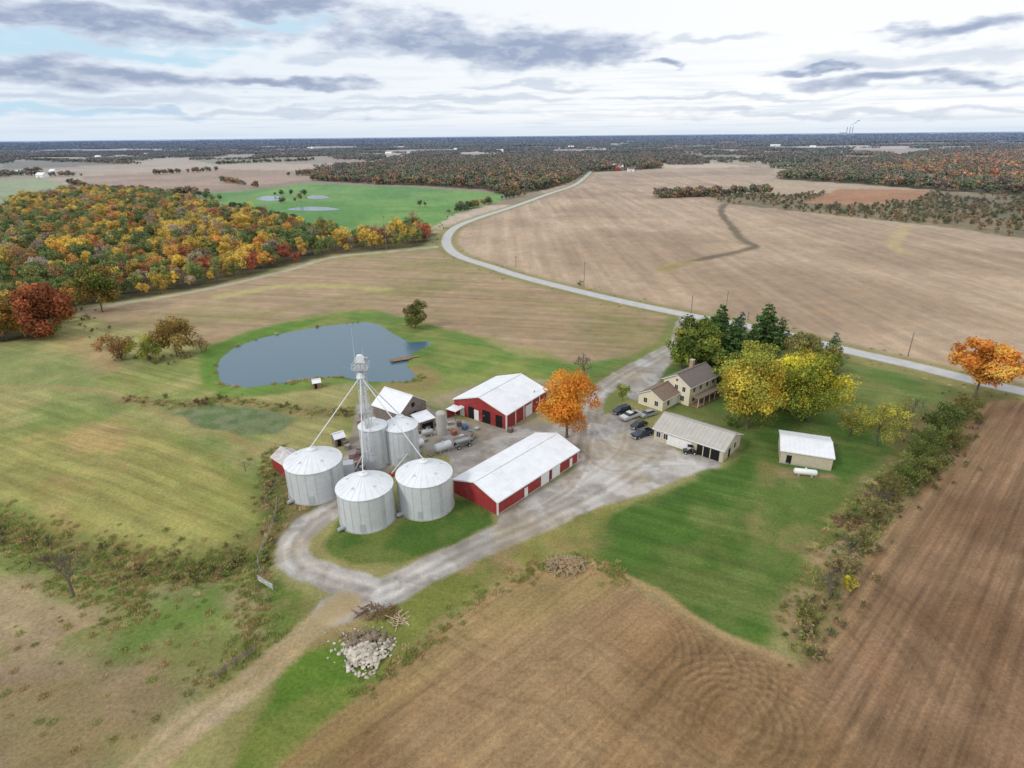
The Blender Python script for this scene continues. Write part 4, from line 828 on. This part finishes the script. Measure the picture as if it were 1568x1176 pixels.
# power station on the horizon
d=M@Vector(((1298-CX)/F,-(206-CY)/F,-1)); az=math.atan2(d.x,d.y); pp=Vector((math.sin(az),math.cos(az),0))*12500
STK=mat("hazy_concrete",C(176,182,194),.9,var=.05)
a=Asm("power_station",pp); 
for x in(-25,25,70): a.tube('chimney_stack',STK,(x,0,0),(x,0,150),8,6,k=14)
a.box('boiler_house',STK,-140,-40,-30,30,0,60,3,3); a.box('boiler_house',STK,-40,110,-30,30,0,35,3,3); a.done()
SM=mat("steam",(.8,.82,.86),1,var=.05)
a=Asm("steam_plume",pp)
for i in range(9):
    t=i/8; c=(20+t*120,0,165+t*90+8*math.sin(i*2)); r=7+t*18; a.rev('puffs',SM,[(0,c[2]-r*.8),(r*.7,c[2]-r*.55),(r,c[2]),(r*.75,c[2]+r*.5),(0,c[2]+r*.8)],c=(c[0],0),k=10)
a.done(smooth=('puffs',))
# ------------------------------------------------------------------ vehicles
def paintm(n,c): return mat(n,c,.28,.1,var=.05,spec=.6)
def wheels(a,xs,w,r=.34,tw=.22):
    for x in xs:
        for y,s_ in((0.02,1),(w-.02,-1)):
            a.tube('tyres',TYRE,(x,y,r),(x,y+s_*tw,r),r,k=16); a.tube('hubs',GALV,(x,y-s_*.015,r),(x,y+s_*.01,r),r*.55,k=10)
def car(name,u,v,ang,c,kind='car'):
    a=asm_at(name,u,v,ang); pm_=paintm(name+"_paint",c); 
    if kind=='car':
        w=1.84; a.prism('body',pm_,[(0,.3),(0,.72),(.1,.84),(1.15,.98),(4.3,1.02),(4.68,.92),(4.72,.35)],0,w,.06)
        a.prism('windows',GLASS,[(.95,.97),(1.75,1.44),(3.45,1.46),(4.35,1.0)],.1,w-.1,.2); a.prism('roof',pm_,[(1.7,1.44),(1.85,1.5),(3.35,1.52),(3.5,1.45)],.28,w-.28,.06); L=4.7
    elif kind=='suv':
        w=1.95; a.prism('body',pm_,[(0,.38),(0,.85),(.12,1.0),(1.2,1.12),(4.8,1.15),(4.88,.45)],0,w,.05)
        a.prism('windows',GLASS,[(1.0,1.1),(1.65,1.66),(4.55,1.68),(4.82,1.14)],.08,w-.08,.16); a.prism('roof',pm_,[(1.6,1.66),(1.75,1.74),(4.45,1.75),(4.6,1.67)],.22,w-.22,.05); L=4.88
    else:
        w=1.98; a.prism('body',pm_,[(0,.45),(0,1.0),(.12,1.12),(1.5,1.2),(3.35,1.22),(3.35,.8),(5.6,.8),(5.6,.45)],0,w,.03)
        a.prism('windows',GLASS,[(1.35,1.18),(1.95,1.72),(3.15,1.74),(3.35,1.2)],.08,w-.08,.14); a.prism('roof',pm_,[(1.9,1.72),(2.0,1.8),(3.1,1.81),(3.2,1.74)],.2,w-.2,.05)
        a.box('bed_sides',pm_,3.36,5.6,0,.1,.8,1.2); a.box('bed_sides',pm_,3.36,5.6,w-.1,w,.8,1.2); a.box('tailgate',pm_,5.5,5.61,.1,w-.1,.8,1.2); a.box('bed_floor',DARK,3.36,5.5,.1,w-.1,.8,.82); L=5.6
    a.box('bumpers',GALVD,-.08,.0,.1,w-.1,.35,.6); a.box('bumpers',GALVD,L,L+.08,.1,w-.1,.38,.6)
    for y in(.08,w-.38): a.box('headlights',WHITE2,-.03,-.001,y,y+.3,.62,.78); a.box('tail_lights',RED,L+.001,L+.04,y,y+.22,.7,.9)
    wheels(a,(L*.18,L*.79),w,.38 if kind!='car' else .34); a.done()
h1=ang_px((945,634),(972,626))
car("parked_suv",944,637,h1,(.02,.03,.05),'suv'); car("parked_pickup",957,647,h1+4,(.7,.71,.72),'pickup'); car("parked_car",972,660,h1+8,(.02,.022,.03),'car')
car("parked_pickup",974,675,ang_px((975,672),(998,664)),(.025,.035,.07),'pickup'); car("parked_car",985,642,h1,(.35,.37,.4),'car')
def utv(u,v,ang):
    a=asm_at("utility_vehicle",u,v,ang); g=paintm("utv_paint",(.03,.035,.03)); a.prism('body',g,[(0,.4),(0,.8),(.8,.95),(1.2,.6),(1.9,.6),(1.9,1.0),(2.9,1.0),(2.9,.45)],.15,1.35)
    for x in(.85,1.9):
        for y in(.2,1.3): a.tube('roll_cage',GALVD,(x,y,.8),(x+.1,y,1.85),.035,k=5)
    a.box('canopy',DARK,.85,2.1,.15,1.35,1.85,1.9); a.box('seat',DARK,1.4,1.85,.25,1.25,.6,.85); wheels(a,(.5,2.4),1.5,.32,.24); a.done()
utv(1046,696,h1-40)
def wagon(u,v,ang,c,n="grain_wagon"):
    a=asm_at(n,u,v,ang); m=paintm(n+"_paint",c); a.hexa('hopper',m,[(1,.6,.9),(2.8,.6,.9),(2.8,1.6,.9),(1,1.6,.9)],[(0,0,1.7),(3.8,0,1.7),(3.8,2.2,1.7),(0,2.2,1.7)])
    a.box('hopper_sides',m,0,3.8,0,.05,1.7,2.1); a.box('hopper_sides',m,0,3.8,2.15,2.2,1.7,2.1); a.box('hopper_sides',m,0,.05,.05,2.15,1.7,2.1); a.box('hopper_sides',m,3.75,3.8,.05,2.15,1.7,2.1)
    a.box('chassis',GALVD,.2,3.6,.8,1.4,.5,.7); a.tube('drawbar',GALVD,(.2,1.1,.6),(-1.6,1.1,.4),.06,k=6); wheels(a,(.6,3.2),2.2,.42,.25); a.done()
wagon(700,690,30,(.30,.30,.30)); wagon(645,655,60,(.4,.41,.42)); wagon(742,648,40,(.22,.09,.08))
def trailer(u,v,ang,L=5.5):
    a=asm_at("flatbed_trailer",u,v,ang); a.box('deck',TIMBER,0,L,0,2.1,.75,.85); a.box('side_rails',GALVD,0,L,-.06,-.003,.68,.88); a.box('side_rails',GALVD,0,L,2.103,2.16,.68,.88)
    a.tube('drawbar',GALVD,(0,1.05,.7),(-1.5,1.05,.5),.06,k=6); wheels(a,(L*.5,L*.66),2.1,.36,.22); a.box('load',WOODG,L*.3,L*.8,.4,1.6,.86,1.4,.1,.1); a.done()
trailer(560,758,ang_px((550,760),(600,735))); trailer(718,682,70,4.5); trailer(622,668,20,4.5)
a=asm_at("disc_harrow",536,706,20)
for i in range(14):
    a.tube('discs',GALVD,(i*.28,0,.3),(i*.28+.03,.02,.3),.3,k=12); a.tube('discs',GALVD,(i*.28,1.3,.3),(i*.28+.03,1.28,.3),.3,k=12)
a.box('frame',RED,-.1,4,-.1,.1,.6,.72); a.box('frame',RED,-.1,4,1.2,1.4,.6,.72); a.box('frame',RED,1.8,2,-.1,1.4,.72,.8); a.tube('hitch',RED,(1.9,0,.65),(1.9,-2,.4),.06,k=6); a.done()
def pallet_stack(u,v,ang,c,n="crate_stack",k=3):
    a=asm_at(n,u,v,ang); m=mat(n+"_m",c,.8,var=.3,scale=3)
    for i in range(k):
        a.box('boards',m,0,1.2,0,1.1,.1+i*.3,.2+i*.3); 
        for y in(0,.5,1.0): a.box('runners',TIMBER,0,1.2,y,y+.1,i*.3+.001,.1+i*.3-.001)
    a.done()
for u,v,c in((690,660,(.3,.25,.18)),(712,660,(.06,.16,.36)),(716,666,(.06,.16,.36)),(560,735,(.2,.17,.13)),(545,742,(.4,.4,.4)),(640,700,(.3,.28,.25)),(730,660,(.5,.5,.5)),(665,652,(.25,.2,.16)),(722,672,(.35,.3,.25)),(650,678,(.3,.3,.32)),(695,668,(.4,.12,.08)),(534,690,(.3,.3,.3)),(528,684,(.25,.2,.16)),(600,650,(.3,.28,.26)),
    (552,690,(.25,.22,.2)),(545,700,(.12,.1,.09)),(548,716,(.3,.12,.08)),(538,726,(.16,.14,.12)),(660,700,(.2,.2,.2)),(652,662,(.12,.12,.13)),(686,652,(.4,.38,.34)),(700,654,(.15,.13,.12)),(760,652,(.3,.28,.25)),(556,640,(.22,.2,.17)),(548,650,(.3,.25,.2)),(782,664,(.2,.18,.16))): pallet_stack(u,v,random.uniform(0,90),c,k=random.choice((1,2,3,4)))
# dock
a=asm_at("pond_dock",598,553,ang_px((596,552),(622,548)),-.25); 
for i in range(24): a.box('deck_boards',TIMBER,i*.26,i*.26+.23,-1.3,1.3,.45,.52)
for x in(.2,3,5.8):
    for y in(-1.2,1.2): a.tube('dock_posts',WOODG,(x,y,-1.4),(x,y,.75),.09,k=7)
a.box('gangway',TIMBER,6.25,9.5,-.5,.5,.46,.53); a.done()
def upole(u,v,vt,ang):
    p=P(u,v); h=height_for(p,vt); a=asm_at("utility_pole",u,v,ang); a.tube('pole',WOODG,(0,0,-.3),(0,0,h),.17,.11,k=8)
    a.box('cross_arm',WOODG,-1.2,1.2,.12,.24,h-.7,h-.55)
    for x in(-1.1,-.4,.4,1.1): a.tube('insulators',GALV,(x,.18,h-.55),(x,.18,h-.38),.05,k=6)
    a.done()
for t in((894,440,400,60),(1390,546,508,60),(1058,480,452,60),(1112,470,446,60),(897,600,548,20),(592,385,330,60),(790,410,392,50),(818,625,598,30),(1145,490,476,50)): upole(*t)
a=asm_at("wooden_fence",330,1040,0); q0=P(330,1040); pts_=[P(*p)-q0 for p in((330,1040),(346,1028),(362,1018),(378,1008),(392,1000))]
for p in pts_: a.tube('posts',WOODG,(p.x,p.y,-.2),(p.x,p.y,1.3),.09,k=7)
for p,q_ in zip(pts_,pts_[1:]):
    for z in(.5,.85,1.15): a.tube('rails',WOODG,(p.x,p.y,z),(q_.x,q_.y,z),.04,k=5)
a.done()
a=asm_at("farm_gate",408,905,0); q0=P(408,905)
for (p,h) in(((395,890),1.8),((412,920),2.2),((420,905),1.7),((404,880),1.6)):
    p=P(*p)-q0; a.tube('posts',WHITE2 if h>2 else WOODG,(p.x,p.y,-.2),(p.x,p.y,h),.1,k=7)
p=P(395,890)-q0;r_=P(420,905)-q0
for z in(.3,.6,.9,1.2): a.tube('rails',GALV,(p.x,p.y,z),(r_.x,r_.y,z),.035,k=5)
a.tube('brace',GALV,(p.x,p.y,.3),(r_.x,r_.y,1.2),.03,k=5); a.done()
fl_=L_([(404,880),(396,860),(420,800),(425,765)],3); a=Asm("wire_fence",(0,0,0))
for i in range(0,len(fl_)): a.tube('posts',WOODG,(fl_[i][0],fl_[i][1],-.1),(fl_[i][0],fl_[i][1],1.3),.07,k=6)
for z in(.5,.9,1.2):
    for i in range(len(fl_)-1): a.tube('wires',GALVD,(*fl_[i],z),(*fl_[i+1],z),.012,k=3)
a.done()
a=asm_at("sign_post",376,722,0); a.tube('post',WOODG,(0,0,0),(0,0,2.4),.1,k=7); a.tube('arm',WOODG,(-.6,0,2.2),(.6,0,2.2),.06,k=6); a.tube('brace',WOODG,(-.5,0,2.1),(0,0,1.5),.04,k=5); a.done()
# rubble pile / brush piles
def rocks(name,cx,cy,w,d,h,n,s0,s1,m,seed):
    rg=np.random.default_rng(seed); ico=[(0,0,1)]+[(.894*math.cos(t),.894*math.sin(t),.447) for t in np.arange(5)*1.2566]+[(.894*math.cos(t),.894*math.sin(t),-.447) for t in np.arange(5)*1.2566+.628]+[(0,0,-1)]
    fc=[(0,i+1,(i+1)%5+1) for i in range(5)]+[(i+1,i+6,(i+1)%5+1) for i in range(5)]+[((i+1)%5+1,i+6,(i+1)%5+6) for i in range(5)]+[(11,(i+1)%5+6,i+6) for i in range(5)]
    V=[];Fc=[]; 
    for _ in range(n):
        a_=rg.uniform(0,6.28); r=math.sqrt(rg.uniform())*(1+.2*math.sin(a_*3)+.1*math.sin(a_*5+1)); x,y=r*math.cos(a_)*w,r*math.sin(a_)*d; s=rg.uniform(s0,s1)*(1.3-.6*r); z=max(0,h*(1-r**1.5)*rg.uniform(.5,1))+s*.2
        sc=np.array([s*rg.uniform(.6,1.3),s*rg.uniform(.6,1.2),s*rg.uniform(.4,.9)]); th=rg.uniform(0,6.28); o=len(V)
        for v in ico:
            q=np.array(v)*sc*rg.uniform(.8,1.2); V.append((x+q[0]*math.cos(th)-q[1]*math.sin(th),y+q[0]*math.sin(th)+q[1]*math.cos(th),z+q[2]))
        Fc+=[tuple(i+o for i in f) for f in fc]
    me=bpy.data.meshes.new(name); me.from_pydata(V,[],Fc); me.materials.append(m); o=link(bpy.data.objects.new(name,me)); p=P(cx,cy); o.location=(p.x,p.y,0)
ROCK=mat("broken_concrete",C(196,188,174),.9,var=.45,scale=1.2,bump=.4); ROCKD=mat("rubble_dark",C(134,120,102),.95,var=.4,scale=1)
rocks("rubble_pile",562,1003,3.2,3.2,1.2,380,.12,.48,ROCK,1); rocks("rubble_dirt",560,990,3.4,3.2,.7,150,.25,.55,ROCKD,2)
rocks("scattered_stones",545,985,5.2,3.6,.1,110,.1,.3,ROCK,3)
def brush(name,u,v,w,d,h,n,l,r,m,seed):
    rg=np.random.default_rng(seed); V=[];Q=[]
    for _ in range(n):
        a_=rg.uniform(0,6.28); q=math.sqrt(rg.uniform()); c=Vector((q*math.cos(a_)*w,q*math.sin(a_)*d,rg.uniform(.05,1)*h*(1-q*.7))); dr=Vector((rg.normal(),rg.normal(),rg.normal()*.25)).normalized()*l*rg.uniform(.4,1); rr_=r*rg.uniform(.5,1.4)
        v_,q_=tubeq(c-dr*.5,c+dr*.5,rr_,rr_*.6,5); o=len(V); V+=v_; Q+=[tuple(i+o for i in f) for f in q_]
    me=mesh_quads(name,np.array(V),np.array(Q),[m],[0]*len(Q)); o=link(bpy.data.objects.new(name,me)); p=P(u,v); o.location=(p.x,p.y,0)
BW=mat("dead_wood",C(128,98,76),.9,var=.4,scale=2); BW2=mat("pale_timber",C(190,170,142),.9,var=.3,scale=2)
brush("brush_pile",578,938,3.2,1.6,1.0,70,2.4,.07,BW,1); brush("timber_pile",610,950,1.2,1.4,.5,22,2.6,.11,BW2,2)
brush("brush_pile",868,868,3.6,2.4,1.4,200,1.8,.05,BW2,3); rocks("stump_pile",868,866,3.0,2.0,.7,60,.25,.6,mat("root_soil",C(156,130,96),.95,var=.4),4)
brush("brush_pile",1300,800,3.0,2.2,.8,120,2.0,.05,BW,5); brush("brush_pile",1290,850,2.4,3.2,.4,90,1.6,.04,BW2,6)
# ------------------------------------------------------------------ sky & light
SUNAZ=rad(-125); SUNEL=rad(38)   # behind-left of the camera
w=bpy.data.worlds.new("World"); scene.world=w; w.use_nodes=True; nt=w.node_tree; N=nt.nodes; L=nt.links; bg=N['Background']; bg.inputs[1].default_value=.105
sk=N.new('ShaderNodeTexSky'); sk.sky_type='NISHITA'; sk.sun_disc=False; sk.sun_elevation=SUNEL; sk.sun_rotation=SUNAZ
tc=N.new('ShaderNodeTexCoord'); sp=N.new('ShaderNodeSeparateXYZ'); L.new(tc.outputs['Generated'],sp.inputs[0])
def mth(op,a,b=None,c=None):
    n=N.new('ShaderNodeMath'); n.operation=op
    for i,v in enumerate((a,b,c)):
        if v is None: continue
        if isinstance(v,(int,float)): n.inputs[i].default_value=v
        else: L.new(v,n.inputs[i])
    return n.outputs[0]
az=mth('ARCTAN2',sp.outputs[0],sp.outputs[1]); el=mth('ARCSINE',sp.outputs[2])
def comb(a,b): c=N.new('ShaderNodeCombineXYZ'); L.new(a,c.inputs[0]); L.new(b,c.inputs[1]); return c.outputs[0]
base=comb(az,el)
def nz(vec,sx,sy,det=8,rough=.6,off=0):
    m=N.new('ShaderNodeMapping'); m.inputs['Scale'].default_value=(sx,sy,1); m.inputs['Location'].default_value=(off,off*.7,off*.3); L.new(vec,m.inputs[0])
    n=N.new('ShaderNodeTexNoise'); n.noise_dimensions='2D'; n.inputs['Scale'].default_value=1; n.inputs['Detail'].default_value=det; n.inputs['Roughness'].default_value=rough; L.new(m.outputs[0],n.inputs[0]); return n
def mr(v,a,b,c=0,d=1,sm=True):
    r=N.new('ShaderNodeMapRange'); r.interpolation_type='SMOOTHSTEP' if sm else 'LINEAR'
    for i,x in enumerate((a,b,c,d)): r.inputs[i+1].default_value=x
    L.new(v,r.inputs[0]); return r.outputs[0]
nw=nz(base,9,30,4,.5)
wv=N.new('ShaderNodeVectorMath'); wv.operation='SUBTRACT'; L.new(nw.outputs['Color'],wv.inputs[0]); wv.inputs[1].default_value=(.5,.5,.5)
wm_=N.new('ShaderNodeVectorMath'); wm_.operation='MULTIPLY_ADD'; L.new(wv.outputs[0],wm_.inputs[0]); wm_.inputs[1].default_value=(.24,.045,0); L.new(base,wm_.inputs[2]); wb=wm_.outputs[0]
fine=nz(base,30,95,5,.55,3).outputs['Fac']
def blobs(lst):
    cur=None
    for u,v,hw,hh in lst:
        d=M@Vector(((u-CX)/F,-(v-CY)/F,-1)); a0=math.atan2(d.x,d.y); e0=math.atan2(d.z,math.hypot(d.x,d.y)); s=(F/hw,F/hh)
        q=N.new('ShaderNodeVectorMath'); q.operation='MULTIPLY_ADD'; L.new(wb,q.inputs[0]); q.inputs[1].default_value=(s[0],s[1],0); q.inputs[2].default_value=(-a0*s[0],-e0*s[1],0)
        l=N.new('ShaderNodeVectorMath'); l.operation='LENGTH'; L.new(q.outputs[0],l.inputs[0]); o=l.outputs['Value']
        cur=o if cur is None else mth('MINIMUM',cur,o)
    return mth('ADD',cur,mth('MULTIPLY',mth('SUBTRACT',fine,.5),.7))
dsd=blobs([(640,56,150,32),(790,74,190,27),(900,82,90,16),(230,40,180,18),(60,18,160,14),(400,10,180,12),(60,108,120,17),(250,122,110,15),(450,128,120,8),(1430,48,90,10),(1250,104,80,5),(1370,118,110,10),(1490,122,80,7),(1020,98,50,5)])
dark=mr(dsd,1.15,.6); core_=mr(dsd,.95,.2)
faint=mr(blobs([(700,152,190,6),(150,152,210,7),(1100,150,220,4),(500,172,300,5),(1300,172,280,5),(820,130,120,5),(520,90,60,8),(1380,90,160,8),(1100,60,60,5)]),1.2,.3)
blue=mr(blobs([(70,66,150,22),(440,32,70,12),(180,80,130,10),(330,62,50,12),(30,170,200,6)]),1.2,.4)
st=mr(nz(base,6,130,4,.6,9).outputs['Fac'],.45,.7)
def mix(f,a,b):
    m=N.new('ShaderNodeMix'); m.data_type='RGBA'
    if isinstance(f,(int,float)): m.inputs[0].default_value=f
    else: L.new(f,m.inputs[0])
    for i,x in((6,a),(7,b)):
        if not isinstance(x,(tuple,list,np.ndarray)): L.new(x,m.inputs[i])
        else: m.inputs[i].default_value=(*x,1)
    return m.outputs[2]
def SC(*c): return tuple(s2l(c)*10)
cl=mix(mr(az,-.75,.4),SC(228,238,248),SC(252,253,254))             # bright cloud deck, whiter to the right
cl=mix(mr(el,.20,.9),cl,SC(240,243,247))
cl=mix(mth('MULTIPLY',blue,.8),cl,SC(182,219,240))
cl=mix(mth('MULTIPLY',mth('MULTIPLY',st,mr(el,.13,.03)),.55),cl,SC(202,217,236))
cl=mix(mr(el,.03,.0,0,.7),cl,SC(212,226,242))
cl=mix(mth('MULTIPLY',faint,.55),cl,SC(184,198,220))
dc=mix(core_,SC(206,215,231),SC(148,162,192))
dc=mix(mth('MULTIPLY',mr(nz(base,24,70,4,.6,5).outputs['Fac'],.45,.7),.5),dc,SC(206,214,230))
cl=mix(mth('MULTIPLY',dark,.92),cl,dc)
fin=mix(.94,sk.outputs[0],cl); L.new(fin,bg.inputs[0])
w.cycles.sampling_method='MANUAL'; w.cycles.sample_map_resolution=256
sl=bpy.data.lights.new("sun","SUN"); sl.energy=1.5; sl.angle=rad(11); sl.color=(1,.95,.87); so=link(bpy.data.objects.new("sun",sl))
dirv=Vector((math.sin(SUNAZ)*math.cos(SUNEL),math.cos(SUNAZ)*math.cos(SUNEL),math.sin(SUNEL))); so.rotation_euler=dirv.to_track_quat('Z','Y').to_euler()
scene.view_settings.view_transform='Standard'; scene.view_settings.look='None'; scene.view_settings.exposure=0
print("pole barn",Lb,"n verts",len(X))
